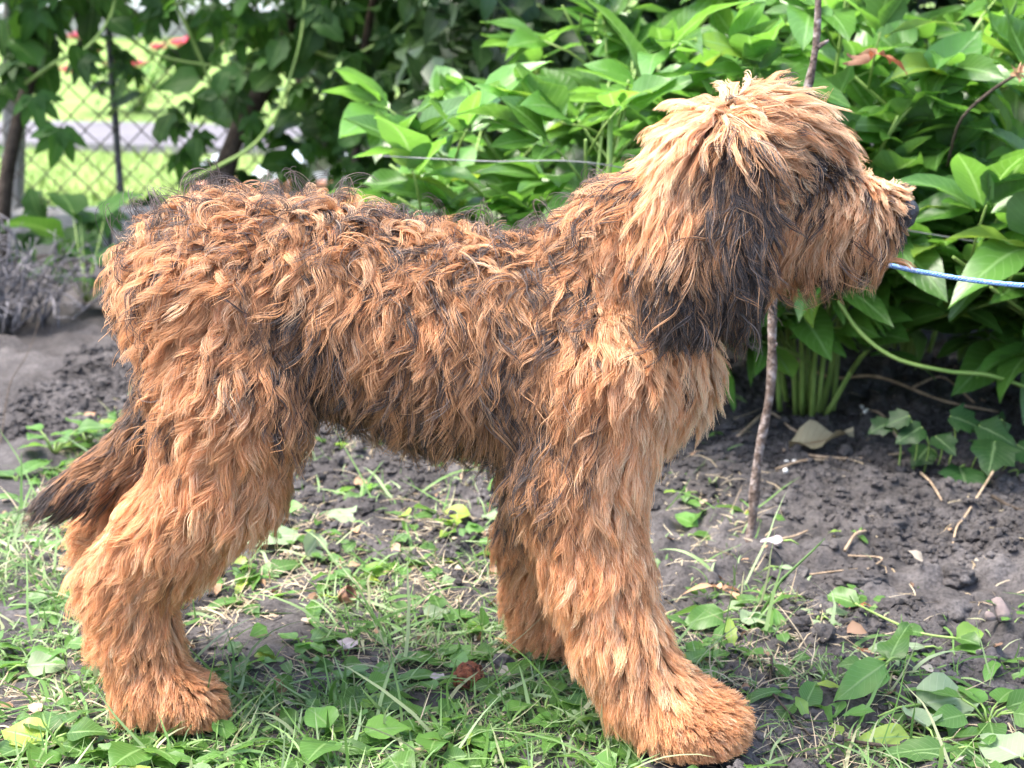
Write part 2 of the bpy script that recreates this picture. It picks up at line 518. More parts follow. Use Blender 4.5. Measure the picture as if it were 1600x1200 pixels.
# house, rose bush, tarpaulin and edging beyond the fence: blurred, but built where they stand
wall_m = simple_mat('white_render', [(0.3, (0.72, 0.70, 0.66)), (0.7, (0.82, 0.80, 0.77))], 1.5, 0.9, 0.2)
roof_m = simple_mat('roof_tiles', [(0.3, (0.24, 0.09, 0.05)), (0.7, (0.36, 0.15, 0.09))], 8, 0.8, 0.4)
glass_m = simple_mat('window_glass', [(0.3, (0.02, 0.025, 0.03)), (0.7, (0.05, 0.06, 0.07))], 3, 0.08, 0, 0.5)
frame_m = simple_mat('white_paint', [(0.3, (0.70, 0.70, 0.70)), (0.7, (0.8, 0.8, 0.8))], 10, 0.5)
house = empty('white_house', (-5.4, 19, 0))
tag(house, 'white rendered house glimpsed through the creeper beyond the lawn', 'house')
def part_box(name, parent, mat, c, s, bev=.01):
    o = link(name, box_mesh(name, *s, bev), parent, mat); o.location = c; return o
part_box('wall', house, wall_m, (0, 2, 1.5), (9, 4, 3.1))
part_box('plinth', house, conc_m, (0, -.03, .15), (9.1, .12, .3))
V = [(-4.8, -.5, 3.05), (4.8, -.5, 3.05), (4.8, 4.5, 3.05), (-4.8, 4.5, 3.05), (-4.8, 2, 4.9), (4.8, 2, 4.9)]
rf = link('roof', mesh_np('roof', V, [(0, 1, 5, 4), (3, 4, 5, 2), (0, 4, 3), (1, 2, 5), (0, 3, 2, 1)], False), house, roof_m)
part_box('chimney', rf, roof_m, (2, 2.2, 5.1), (.5, .5, 1.2))
for wx in (-2.6, 0.2, 2.8):
    w = part_box('window', house, frame_m, (wx, -.03, 1.55), (1.2, .10, 1.1))
    part_box('pane', w, glass_m, (-.28, -.056, 0), (.48, .02, .94), .002)
    part_box('pane', w, glass_m, (.28, -.056, 0), (.48, .02, .94), .002)
# ================================================================== LEAVES
def leaf_vf(L, W, droop=.25, fold=.18, wav=.0, rows=7, cols=5, shape='peony', seed=0, teeth=0.0, tipdrop=0.0):
    """a leaf blade in local space: base at origin, along +Y, upper face +Z"""
    r = np.random.default_rng(seed)
    V, A = [], []
    for i in range(rows):
        t = i / (rows - 1)
        if shape == 'peony': w = max(0.02, (math.sin(math.pi * t ** .85)) ** .85) if 0 < t < 1 else 0.03
        elif shape == 'ovate': w = max(0.03, (math.sin(math.pi * min(1, t ** .62))) ** .8) if 0 < t < 1 else 0.05
        elif shape == 'heart': w = math.sqrt(max(0, 1 - (2 * t ** .7 - 1) ** 2)) if 0 < t < 1 else .02
        elif shape == 'long': w = max(.03, math.sin(math.pi * t ** 1.1) ** .7) if 0 < t < 1 else .05
        elif shape == 'ivy': w = [.30, .95, .72, .80, .45, .30, .02][min(6, int(round(t * 6)))]
        else: w = math.sin(math.pi * t)
        tooth = 1 + teeth * (1 if i % 2 else -1) * (0 < i < rows - 1)
        for j in range(cols):
            s = -1 + 2 * j / (cols - 1)
            x = s * w * W / 2 * tooth
            y = t * L
            if shape == 'heart' and i < 2: y += -abs(s) * L * .16 * (1 - i)
            if shape == 'ivy': y += abs(s) * L * (.10 if i in (1, 3) else -.05)
            z = fold * abs(s) * w * W / 2 - droop * L * t * t - tipdrop * L * max(0, t - .6) ** 2
            z += wav * W * math.sin(t * 9 + seed + s * 2) * abs(s)
            V.append((x, y, z)); A.append((t, abs(s), 0.0))
    F = []
    for i in range(rows - 1):
        for j in range(cols - 1):
            a = i * cols + j
            F.append((a, a + 1, a + cols + 1, a + cols))
    return np.array(V), F, np.array(A)

def leaf_mesh(name, **k):
    V, F, A = leaf_vf(**k)
    return mesh_np(name, V, F, True, {'leaf': A})

def frame(d, up):
    """rotation taking local +Y to d and +Z near up"""
    d = Vector(d).normalized(); up = Vector(up)
    x = d.cross(up)
    if x.length < 1e-4: x = d.cross(Vector((1, 0, 0)))
    x.normalize(); z = x.cross(d)
    return Matrix((x, d, z)).transposed()

class LeafBag:
    """joins many leaves into one mesh that keeps the leaf attribute"""
    def __init__(self): self.V, self.F, self.A, self.n = [], [], [], 0
    def add(self, vfa, R, loc, s=1.0, rnd=0.0):
        V, F, A = vfa
        R = np.array(R)
        self.V.append((V * s) @ R.T + np.array(loc))
        A = A.copy(); A[:, 2] = rnd; self.A.append(A)
        self.F += [tuple(i + self.n for i in f) for f in F]; self.n += len(V)
    def mesh(self, name):
        return mesh_np(name, np.concatenate(self.V), self.F, True, {'leaf': np.concatenate(self.A)})

def place(o, R, loc, s=1.0):
    o.matrix_local = Matrix.Translation(Vector(loc)) @ Matrix(R).to_4x4() @ Matrix.Scale(s, 4)

PEONY = leaf_mat('peony_leaf', (0.086, 0.212, 0.036), (0.14, 0.25, 0.11), (0.17, 0.31, 0.10), 0.42, 0.30, 0.38, 0.6, (0.18, 0.27, 0.04))
CREEPER = leaf_mat('creeper_leaf', (0.030, 0.085, 0.014), (0.05, 0.10, 0.03), (0.07, 0.14, 0.035), 0.42, 0.5, 0.35, 0.25)
HEDGE = leaf_mat('hedge_leaf', (0.022, 0.052, 0.014), (0.05, 0.085, 0.035), (0.05, 0.09, 0.03), 0.20, 0.40, 0.35, 0.4)
WEED = leaf_mat('weed_leaf', (0.085, 0.19, 0.038), (0.20, 0.29, 0.15), (0.18, 0.30, 0.10), 0.38, 0.38, 0.35, 0.4, (0.30, 0.38, 0.06))
PALE = leaf_mat('fallen_leaf', (0.20, 0.27, 0.15), (0.24, 0.30, 0.20), (0.30, 0.36, 0.24), 0.25, 0.6, 0.15, 0.3)
IVY = leaf_mat('ivy_leaf', (0.014, 0.045, 0.011), (0.04, 0.07, 0.03), (0.07, 0.12, 0.05), 0.2, 0.5, 0.3, 0.25)
stem_m = simple_mat('green_stem', [(0.3, (0.14, 0.24, 0.05)), (0.7, (0.24, 0.34, 0.09))], 25, 0.5, 0.1, 0.4)
bark_m = simple_mat('dark_bark', [(0.3, (0.035, 0.026, 0.02)), (0.7, (0.09, 0.07, 0.055))], 40, 0.9, 0.8, 0.2, 90)
twig_m = simple_mat('dry_twig', [(0.3, (0.20, 0.14, 0.09)), (0.7, (0.42, 0.32, 0.22))], 60, 0.85, 0.3, 0.2)

# ------------------------------------------------------------------ peonies
PL = [dict(L=.128, W=.070, droop=.22, fold=.25, wav=.05, seed=1), dict(L=.135, W=.068, droop=.40, fold=.30, wav=.06, seed=2),
      dict(L=.118, W=.076, droop=.10, fold=.12, wav=.05, seed=3), dict(L=.145, W=.062, droop=.30, fold=.40, wav=.08, seed=4, tipdrop=.5),
      dict(L=.105, W=.068, droop=.05, fold=.35, wav=.04, seed=5), dict(L=.135, W=.070, droop=.50, fold=.10, wav=.07, seed=6), dict(L=.115, W=.072, droop=-.15, fold=.5, wav=.10, seed=7, shape='ovate'), dict(L=.13, W=.060, droop=.7, fold=.2, wav=.12, seed=8)]
PL_VFA = [leaf_vf(**k) for k in PL]
PL_ME = [mesh_np('peony_leaf', v, f, True, {'leaf': a}) for v, f, a in PL_VFA]

def peony(base, nstem, label, seed, spread, hmin, hmax, low=0):
    r = random.Random(seed)
    bush = empty('peony_bush', base)
    tag(bush, label, 'peony', 'peonies behind the dog')
    leaves = []
    for k in range(nstem + low):
        az = 2 * math.pi * (k + r.random() * .8) / nstem
        out = spread * (0.25 + 0.85 * math.sqrt(r.random()))
        h = r.uniform(hmin, hmax) * (1.06 - .30 * out / spread)
        if k >= nstem:                    # low outer stems on the open side
            az = math.radians(r.uniform(195, 345)); out = spread * r.uniform(.55, 1.05); h = r.uniform(.24, .46)
        dx, dy = math.cos(az), math.sin(az)
        b = (dx * .05 * r.random(), dy * .05 * r.random(), 0)
        tip = (dx * out, dy * out, h)
        mid = (dx * out * .38, dy * out * .38, h * .60)
        pts = spline([b, mid, tip], 12)
        st = link('stem', tube_mesh('stem', pts, [.0052 * (1 - .55 * i / 11) for i in range(12)], 6), bush, stem_m)
        nl = 6
        for j in range(nl):
            t = .22 + .78 * (j + .5 * r.random()) / nl
            q = t * 11; i = min(int(q), 10); f = q - i
            P = Vector(pts[i] * (1 - f) + pts[i + 1] * f)
            a = az + (1 if j % 2 else -1) * r.uniform(.5, 1.6)
            el = r.uniform(.15, .85) if j < nl - 1 else r.uniform(.6, 1.2)
            d = Vector((math.cos(a) * math.cos(el), math.sin(a) * math.cos(el), math.sin(el)))
            plen = r.uniform(.06, .13)
            Q = P + d * plen; Q.z += .01
            pv, pf = tube_vf([P, P + d * plen * .55 + Vector((0, 0, .012)), Q], [.0024, .002, .0016], 5)
            pet = link('petiole', mesh_np('petiole', pv, pf), st, stem_m)
            side = d.cross(Vector((0, 0, 1))).normalized()
            for (ang, dist, sc) in ((0, 1.0, 1.1), (.75, .75, .95), (-.75, .75, .95), (.28, .98, .9), (-.28, .98, .9), (1.15, .55, .8), (-1.15, .55, .8)):
                if r.random() < .10: continue
                ang += r.gauss(0, .16)
                ld = (d * math.cos(ang) + side * math.sin(ang)); ld.z *= .75; ld.z += r.gauss(.12, .30); ld.normalize()
                upv = Vector((r.gauss(0, .35), r.gauss(0, .35) - .15, 1))
                at_ = Q - d * plen * .4 * (1 - dist) + ld * .012
                leaves.append((at_, frame(ld, upv), sc * r.uniform(.55, 1.2), r.randrange(8), st))
    # the leaves that show largest are single parts, the rest one mass
    def key(l):
        w = Vector(base) + l[0]
        return w.y - 0.25 * (w.z)
    leaves = [l for l in leaves if (Vector(base) + l[0]).z > .10]
    leaves.sort(key=key)
    for (p, R, s, vi, st) in leaves[:290]:
        o = link('leaf', PL_ME[vi], st, PEONY); place(o, R, p, s)
    if len(leaves) > 290:
        bag = LeafBag()
        for (p, R, s, vi, st) in leaves[290:]:
            bag.add(PL_VFA[vi], R, p, s, r.random())
        o = link('foliage', bag.mesh('foliage'), bush, PEONY); tag(o, kind='stuff')
    return bush
peony((0.13, 2.86, 0), 13, 'peony with broad glossy leaves rising behind the neck of the dog', 21, .36, .50, .72)
peony((0.52, 2.84, 0), 14, 'tall peony directly behind the head of the dog, stake in front', 22, .36, .62, .88, 5)
peony((0.96, 2.80, 0), 15, 'large peony arching over the ivy at the edge of the picture', 23, .46, .60, .90, 9)
peony((0.80, 3.30, 0), 13, 'peony standing deeper in the bed behind the other peonies', 24, .40, .60, .95)

# ------------------------------------------------------------------ creeper on the fence
def creeper_vfa(n, L, W, seed, spread=2.3):
    r = random.Random(seed)
    bag = LeafBag()
    for k in range(n):
        a = (k / (n - 1) - .5) * spread if n > 1 else 0
        ll = L * (1 - .28 * abs(a) / (spread / 2))
        vfa = leaf_vf(ll, W * ll / L, .30, .3, .05, 5, 3, 'ovate', seed + k, 0.10)
        R = Matrix.Rotation(-a, 3, 'Z') @ Matrix.Rotation(r.gauss(0, .15), 3, 'Y') @ Matrix.Rotation(r.gauss(-.1, .12), 3, 'X')
        bag.add(vfa, R, (math.sin(a) * .004, math.cos(a) * .004, 0), 1.0, 0.0)
    return np.concatenate(bag.V), bag.F, np.concatenate(bag.A)
CR = [creeper_vfa(5, .085, .040, 1), creeper_vfa(5, .070, .036, 7), creeper_vfa(3, .080, .046, 13, 1.5), leaf_vf(.085, .080, .25, .2, .05, 7, 5, 'heart', 5), leaf_vf(.10, .075, .35, .25, .06, 7, 5, 'ovate', 9, .08)]
CR_ME = [mesh_np('creeper_leaf', v, f, True, {'leaf': a}) for v, f, a in CR]
VINE_C = [(30, -60, 1), (200, -60, 1), (420, -60, 1), (650, -60, 1), (880, -60, 1), (30, 60, .8), (120, 45, .55), (200, 40, .6), (290, 60, .6), (400, 60, .75), (480, 60, .9), (600, 80, .9), (750, 80, .8),
          (20, 140, .5), (100, 140, .22), (170, 150, .05), (240, 150, .04), (295, 165, .45), (350, 150, .7), (420, 170, .6), (480, 180, .7), (560, 180, .9), (680, 180, .8),
          (30, 230, .2), (130, 250, .03), (230, 250, .03), (300, 240, .35), (335, 250, .08), (440, 235, .06), (500, 250, .15), (520, 240, .6), (600, 260, .9), (130, 330, .05), (230, 320, .15), (130, 380, .35), (220, 340, .2), (330, 290, .1), (560, 330, .8), (700, 300, .8)]
vine = empty('climbing_creeper', (0, FY - .06, 0))
tag(vine, 'dark green creeper with palmate leaves climbing over the fence', 'creeper')
cand = []
r = random.Random(5)
while len(cand) < 900:
    u, v = r.uniform(-60, 900), r.uniform(-130, 400)
    d = blend_controls(VINE_C, np.array([u]), np.array([v]), 34.0)[0, 0]
    if r.random() > d: continue
    Y = FY + r.uniform(-.32, .10)
    cand.append((at(u, v, Y) - Vector((0, FY - .06, 0)), r.random()))
# trunk and runners
TR = [at(335, 300, 4.42), at(372, 205, 4.42), at(420, 120, 4.43), at(452, 30, 4.44), at(470, -90, 4.45)]
off = Vector((0, FY - .06, 0))
base_pt = TR[0] + Vector((-.16, 0, -.26)); base_pt.z = -.02
link('trunk', tube_mesh('trunk', spline([base_pt - off] + [p - off for p in TR], 24), [.030 - .0004 * i + .003 * math.sin(i * 1.3) for i in range(24)], 9), vine, bark_m)
link('trunk', tube_mesh('trunk', spline([at(2, 420, 4.40) - off, at(8, 290, 4.4) - off, at(30, 180, 4.42) - off, at(62, 60, 4.44) - off, at(60, -90, 4.44) - off], 20), [.022 - .0004 * i for i in range(20)], 9), vine, bark_m)
link('trunk', tube_mesh('trunk', spline([at(560, 420, 4.35) - off, at(556, 250, 4.36) - off, at(562, 120, 4.36) - off, at(600, -80, 4.38) - off], 18), .011, 7), vine, bark_m)
for pts in ([(285, 285, 4.25), (345, 258, 4.2), (395, 228, 4.2), (425, 190, 4.2), (440, 160, 4.2), (470, 60, 4.22), (478, -40, 4.25)],
            [(40, 130, 4.3), (95, 92, 4.25), (135, 75, 4.25), (175, 20, 4.28), (185, -60, 4.3)], [(430, 40, 4.3), (520, 90, 4.3), (600, 60, 4.3), (700, -40, 4.3)],
            [(250, -40, 4.4), (300, 60, 4.4), (330, 150, 4.4), (300, 220, 4.4)], [(100, -50, 4.4), (180, 40, 4.4), (260, 90, 4.4), (400, 110, 4.4)]):
    link('runner', tube_mesh('runner', spline([at(*p) - off for p in pts], 26), [.0055 - .0001 * i for i in range(26)], 6), vine, stem_m)
cand.sort(key=lambda c: c[0].y)
bag = LeafBag()
for i, (p, q) in enumerate(cand):
    d = Vector((r.gauss(0, .55), r.gauss(-.35, .3), r.gauss(-.45, .5)))
    upv = Vector((r.gauss(0, .5), r.gauss(-.7, .4), 1.0))
    R = frame(d, upv); s = r.uniform(.65, 1.2); vi = r.choice((0, 0, 1, 1, 2, 3, 4))
    if i < 290:
        o = link('leaf', CR_ME[vi], vine, CREEPER); place(o, R, p, s)
    else:
        bag.add(CR[vi], R, p, s, r.random())
tag(link('foliage', bag.mesh('foliage'), vine, CREEPER), kind='stuff')

# ------------------------------------------------------------------ hedge behind the peonies
def hedge(name, label, x0, x1, y0, y1, z1, n, seed, size=.06):
    r = random.Random(seed)
    h = empty(name, ((x0 + x1) / 2, (y0 + y1) / 2, 0)); tag(h, label, 'hedge')
    c = Vector(((x0 + x1) / 2, (y0 + y1) / 2, 0))
    vfa = leaf_vf(size * 1.3, size * .75, .25, .25, .05, 4, 3, 'ovate', seed)
    bag = LeafBag()
    for _ in range(n):
        p = Vector((r.uniform(x0, x1), y0 + (y1 - y0) * r.random() ** 1.4, z1 * r.random() ** .8))
        p.z += .12 * math.sin(p.x * 5 + seed) * (p.z / z1); p.y += .07 * math.sin(p.x * 9 + p.z * 7)
        d = Vector((r.gauss(0, .6), r.gauss(-.3, .6), r.gauss(-.2, .5)))
        bag.add(vfa, frame(d, (r.gauss(0, .5), r.gauss(-.4, .5), 1)), p - c, r.uniform(.7, 1.4), r.random())
    tag(link('foliage', bag.mesh('foliage'), h, HEDGE), kind='stuff')
    k = 0
    x = x0 + .1
    while x < x1:
        y = r.uniform(y0 + .2 * (y1 - y0), y1)
        pts = spline([(x, y, -.02), (x + r.gauss(0, .05), y, z1 * .4), (x + r.gauss(0, .12), y, z1 * .95)], 9)
        link('stem', tube_mesh('stem', [Vector(p) - c for p in pts], [.014 * (1 - .08 * i) for i in range(9)], 6), h, bark_m)
        x += r.uniform(.14, .26)
    return h
hedge('evergreen_hedge', 'dense dark green hedge filling the back behind the peonies', -.25, 2.6, 3.65, 4.42, 1.75, 13000, 41)
hedge('shade_hedge', 'dark leafy hedge standing beyond the fence behind the creeper', -.75, 2.4, 4.75, 5.6, 2.2, 5200, 42, .08)

# ------------------------------------------------------------------ trees beyond the fence (their crowns hang above the picture and into its upper edge)
def tree(loc, label, seed, h, crown_r, crown_z, n):
    r = random.Random(seed)
    t = empty('garden_tree', loc); tag(t, label, 'tree', 'trees beyond the fence')
    link('trunk', tube_mesh('trunk', spline([(0, 0, -.05), (.05, .03, h * .4), (-.03, .05, h * .8), (.05, 0, h)], 12), [.11 * (1 - .06 * i) for i in range(12)], 9), t, bark_m)
    for k in range(6):
        a = k * 1.05 + r.random() * .5
        z = h * (.45 + .08 * k)
        link('limb', tube_mesh('limb', spline([(0, 0, z), (math.cos(a) * crown_r * .4, math.sin(a) * crown_r * .4, z + .3), (math.cos(a) * crown_r * .8, math.sin(a) * crown_r * .8, z + .35)], 8), [.035 * (1 - .1 * i) for i in range(8)], 6), t, bark_m)
    vfa = leaf_vf(.14, .085, .25, .25, .05, 4, 3, 'ovate', seed)
    bag = LeafBag()
    cl = [Vector((r.gauss(0, crown_r * .5), r.gauss(0, crown_r * .5), crown_z + r.gauss(0, crown_r * .38))) for _ in range(34)]
    for _ in range(n):
        c = r.choice(cl)
        p = c + Vector((r.gauss(0, .26), r.gauss(0, .26), r.gauss(0, .2)))
        bag.add(vfa, frame((r.gauss(0, .6), r.gauss(0, .6), r.gauss(-.4, .4)), (r.gauss(0, .5), r.gauss(0, .5), 1)), p, r.uniform(.7, 1.5), r.random())
    tag(link('crown', bag.mesh('crown'), t, CREEPER), kind='stuff')
tree((-8.2, 13.0, 0), 'leafy garden tree on the sunny lawn behind the fence, nearer the house', 61, 3.6, 1.7, 2.5, 2600)
tree((0.3, 11.0, 0), 'leafy garden tree beyond the path, hidden behind the creeper', 62, 3.4, 1.6, 2.3, 2600)

# rose bush with pink blooms
ROSE = simple_mat('pink_petal', [(0.3, (0.72, 0.10, 0.20)), (0.7, (0.85, 0.22, 0.32))], 12, 0.6)
APR = simple_mat('apricot_petal', [(0.3, (0.75, 0.30, 0.16)), (0.7, (0.85, 0.42, 0.28))], 12, 0.6)
def bloom_mesh():
    bag = MB()
    for ring, (n, rr, tilt, sz) in enumerate(((5, .012, 1.1, .04), (6, .022, .7, .05), (7, .03, .3, .055))):
        for k in range(n):
            a = 2 * math.pi * k / n + ring * .4
            V, F, _ = leaf_vf(sz, sz * .95, -.3, .35, 0, 5, 5, 'heart', k)
            R = np.array(Matrix.Rotation(a, 3, 'Z') @ Matrix.Rotation(tilt, 3, 'X'))
            bag.add(V @ R.T + np.array([-math.sin(a) * rr, math.cos(a) * rr, 0]), F)
    return bag.mesh('bloom')
BLOOM = bloom_mesh()
rose = empty('rose_bush', (-2.0, 9.0, 0)); tag(rose, 'rose bush with pink blooms seen through the creeper', 'rose bush')
vfa = leaf_vf(.05, .032, .2, .2, .03, 4, 3, 'ovate', 3); bag = LeafBag(); rr = random.Random(9)
for k in range(9):
    a = k * .7; tip = (math.cos(a) * .35, math.sin(a) * .3, rr.uniform(.22, .42))
    pts = spline([(0, 0, 0), (tip[0] * .4, tip[1] * .4, tip[2] * .6), tip], 8)
    link('cane', tube_mesh('cane', pts, .006, 6), rose, stem_m)
    for _ in range(40):
        p = Vector(pts[rr.randrange(2, 8)]) + Vector((rr.gauss(0, .05), rr.gauss(0, .05), rr.gauss(0, .05)))
        bag.add(vfa, frame((rr.gauss(0, 1), rr.gauss(0, 1), rr.gauss(0, .4)), (0, 0, 1)), p, rr.uniform(.8, 1.3), rr.random())
    b = link('bloom', BLOOM, rose, None); b.location = Vector(tip); b.scale = (.8,) * 3
    if not BLOOM.materials: BLOOM.materials.append(ROSE)
tag(link('foliage', bag.mesh('foliage'), rose, WEED), kind='stuff')

# tarpaulin heap and terracotta edging seen through the mesh
TARP = simple_mat('pale_blue_tarpaulin', [(0.3, (0.34, 0.42, 0.50)), (0.7, (0.48, 0.55, 0.62))], 5, 0.45, 0.3, 0.5, 14)
def draped(name, c, sx, sy, sz, seed, mat, label, cat):
    n, m = 26, 20
    uu, vv = np.meshgrid(np.linspace(-1, 1, n), np.linspace(-1, 1, m), indexing='ij')
    rr2 = np.maximum(np.abs(uu) ** 3, np.abs(vv) ** 3)
    z = sz * np.clip(1.1 - rr2 * 1.1, 0, 1) ** .6
    P = np.stack([uu, vv], -1)
    z = z * (0.75 + .5 * vnoise(P, 1.7, seed)) + .03 * (vnoise(P, 6, seed) - .5)
    V = np.stack([uu * sx / 2 + .04 * (vnoise(P, 4, seed + 1) - .5), vv * sy / 2, np.maximum(z, .006)], -1).reshape(-1, 3)
    i, j = np.meshgrid(np.arange(n - 1), np.arange(m - 1), indexing='ij'); a = (i * m + j).ravel()
    o = link(name, mesh_np(name, V, np.stack([a, a + m, a + m + 1, a + 1], 1)), None, mat); o.location = c
    tag(o, label, cat); return o
draped('tarpaulin', (-.62, 5.35, 0), .50, .34, .20, 3, TARP, 'pale blue tarpaulin over a low heap behind the fence', 'tarpaulin')
draped('folded_sheet', (-.93, 5.25, 0), .12, .12, .15, 8, TARP, 'bluish white sheet bundled beside the leaning trunk behind the fence', 'sheet')
TERRA = simple_mat('terracotta', [(0.3, (0.52, 0.25, 0.17)), (0.7, (0.66, 0.36, 0.27))], 14, 0.8, 0.3)
edg = empty('terracotta_edging', (-.62, 5.08, 0)); tag(edg, 'row of pinkish terracotta edging bricks behind the fence', 'edging')
for k in range(6):
    b = link('brick', box_mesh('brick', .115, .06, .14, .008), edg, TERRA); b.location = (-.30 + k * .122, .004 * (k % 2), .06 + .004 * ((k * 5) % 3)); b.rotation_euler = (0, .03 * ((k * 3) % 4 - 1.5), 0)

# lawn grass close behind the fence
n = 16000
x = RNG.uniform(-3.2, 1.0, n); y = 4.65 + 3.6 * RNG.random(n) ** 1.3
keep = ~((np.abs(y - np.interp(x, [p[0] for p in PC], [p[1] for p in PC])) < .56)); x, y = x[keep], y[keep]; n = len(x)
az = RNG.uniform(0, 6.28, n); hh = RNG.uniform(.03, .075, n); w = .0045
b = np.stack([x, y, np.zeros(n)], 1); side = np.stack([np.cos(az), np.sin(az), np.zeros(n)], 1) * w
tip = b + np.stack([RNG.normal(0, .03, n), RNG.normal(0, .03, n), hh], 1)
lgm = simple_mat('lawn_blades', [(0.3, (0.14, 0.24, 0.05)), (0.7, (0.27, 0.35, 0.10))], 2.0, 0.7)
lg = link('lawn_grass', mesh_np('lawn_grass', np.stack([b - side, b + side, tip], 1).reshape(-1, 3), np.arange(3 * n).reshape(-1, 3)), None, lgm)
tag(lg, 'bright sunlit lawn grass behind the chain-link fence', 'grass', kind='stuff')

# ------------------------------------------------------------------ dry grey shrub at the left edge
shrub = empty('dry_shrub', ground_at(-55, 512)); tag(shrub, 'dry grey wiry shrub at the edge of the bed below the fence', 'shrub')
GREYT = simple_mat('grey_twig', [(0.3, (0.07, 0.06, 0.055)), (0.5, (0.13, 0.125, 0.135)), (0.7, (0.22, 0.21, 0.225))], 60, 0.9, 0.2)
r = random.Random(77)
stm = MB(); sub = MB()
for k in range(120):
    a = r.uniform(0, 2 * math.pi); R_ = r.uniform(.04, .30); h = r.uniform(.07, .30) * (1.1 - R_ / .5)
    p0 = Vector((math.cos(a) * R_ * r.uniform(.2, .9), math.sin(a) * .7 * R_ * r.uniform(.2, .9), 0))
    p2 = Vector((math.cos(a) * R_, math.sin(a) * R_ * .8, h)); p1 = (p0 + p2) / 2 + Vector((r.gauss(0, .03), r.gauss(0, .03), .05))
    pts = spline([p0, p1, p2], 8)
    V, F = tube_vf(pts, [.0035 * (1 - .09 * i) for i in range(8)], 4)
    if k < 60:
        link('branch', mesh_np('branch', V, F), shrub, GREYT)
    for j in range(7):
        q = Vector(pts[r.randrange(2, 8)]); d = Vector((r.gauss(0, 1), r.gauss(0, 1), r.gauss(.1, .7))).normalized() * r.uniform(.03, .08)
        V2, F2 = tube_vf([q, q + d * .5 + Vector((r.gauss(0, .008), r.gauss(0, .008), .006)), q + d], [.0016, .0013, .0008], 3)
        sub.add(V2, F2)
    if k >= 60: sub.add(V, F)
tag(link('twigs', sub.mesh('twigs'), shrub, GREYT), kind='stuff')

# broad-leaved plant at the foot of the fence
def rosette(name, label, cat, base, specs, mat, petiole=True, group=None):
    """plant with separate leaves: specs = (azimuth deg, elevation deg, petiole m, leaf kwargs, roll deg)"""
    o = empty(name, base); tag(o, label, cat, group)
    for (az, el, pl, kw, roll) in specs:
        a, e = math.radians(az), math.radians(el)
        d = Vector((math.cos(a) * math.cos(e), math.sin(a) * math.cos(e), math.sin(e)))
        q = d * pl
        if petiole and pl > .008:
            link('stalk', tube_mesh('stalk', [(0, 0, -.004), q * .5 + Vector((0, 0, .004)), q], [.0016, .0014, .0011], 5), o, stem_m)
        ld = Vector((d.x, d.y, d.z * .25)).normalized()
        upv = Quaternion(ld, math.radians(roll)) @ Vector((0, 0, 1))
        lf = link('leaf', leaf_mesh('leaf', **kw), o, mat); place(lf, frame(ld, upv), q)
    return o
r = random.Random(3)
rosette('broad_leaf_plant', 'dark broad-leaved plant growing at the foot of the fence kerb', 'plant', ground_at(135, 470),
        [(r.uniform(0, 360), r.uniform(25, 75), r.uniform(.06, .22), dict(L=r.uniform(.09, .13), W=r.uniform(.07, .10), droop=.35, fold=.2, wav=.06, shape='heart', seed=i), r.gauss(0, 20)) for i in range(14)], CREEPER)

peony((1.32, 2.66, 0), 12, 'peony half out of the picture at its edge, low leaves hanging down', 25, .42, .50, .85, 8)
peony((0.32, 3.30, 0), 11, 'peony deep in the bed between the neck and the hedge', 26, .38, .55, .90)
# ================================================================== DOG
T0 = time.time()
YM = 1.665
# round cones of the body under the coat: (part, (u, v, Y, radius px), (u, v, Y, radius px), depth squash)
def chain(part, pts, sq=1.0):
    return [(part, a, b, sq) for a, b in zip(pts[:-1], pts[1:])]
PR = []
PR += chain('body', [(272, 445, 1.675, 72), (330, 440, 1.675, 122), (500, 470, 1.672, 140), (690, 520, 1.668, 145), (870, 548, 1.66, 160), (975, 560, 1.655, 124), (1012, 572, 1.652, 92)], 0.86)
PR += chain('body', [(900, 485, 1.66, 115), (985, 405, 1.65, 104), (1090, 320, 1.64, 92)], 0.9)
# near hind leg
PR += chain('body', [(325, 465, 1.640, 110), (365, 620, 1.618, 104), (345, 740, 1.612, 84), (270, 835, 1.612, 68), (200, 903, 1.612, 54), (218, 995, 1.605, 44), (240, 1078, 1.598, 47), (285, 1100, 1.592, 36)])
# far hind leg
PR += chain('body', [(330, 465, 1.715, 105), (370, 600, 1.735, 98), (340, 700, 1.74, 78), (250, 780, 1.74, 58), (185, 830, 1.745, 44), (192, 915, 1.752, 40), (198, 985, 1.757, 40), (238, 1004, 1.757, 34)])
# near foreleg
PR += chain('body', [(930, 590, 1.615, 118), (905, 740, 1.595, 88), (930, 880, 1.575, 64), (968, 1000, 1.557, 56), (1005, 1075, 1.545, 54), (1060, 1108, 1.538, 46), (1102, 1126, 1.535, 34)])
# far foreleg
PR += chain('body', [(930, 590, 1.705, 110), (880, 720, 1.73, 78), (838, 835, 1.755, 45), (840, 922, 1.77, 38), (853, 965, 1.777, 38), (905, 990, 1.78, 34)])
# toes
for (u, v, Y, r) in [(1128, 1140, 1.528, 27), (1102, 1150, 1.510, 28), (1056, 1150, 1.504, 27), (1134, 1124, 1.548, 25),
                     (302, 1108, 1.572, 26), (304, 1112, 1.590, 26), (312, 1098, 1.606, 25)]:
    PR.append(('body', (u, v, Y, r), (u - 18, v - 8, Y + .004, r), 1.0))
# head
PR += chain('head', [(1120, 255, 1.640, 88), (1180, 245, 1.638, 86), (1235, 285, 1.636, 70)], 0.92)
PR += chain('head', [(1200, 215, 1.638, 62), (1248, 226, 1.637, 46)], 1.1)
PR += chain('head', [(1225, 310, 1.636, 70), (1310, 326, 1.635, 54), (1388, 328, 1.635, 38)], 0.9)
PR += chain('head', [(1200, 360, 1.636, 60), (1300, 370, 1.636, 44), (1365, 372, 1.635, 30)], 0.85)
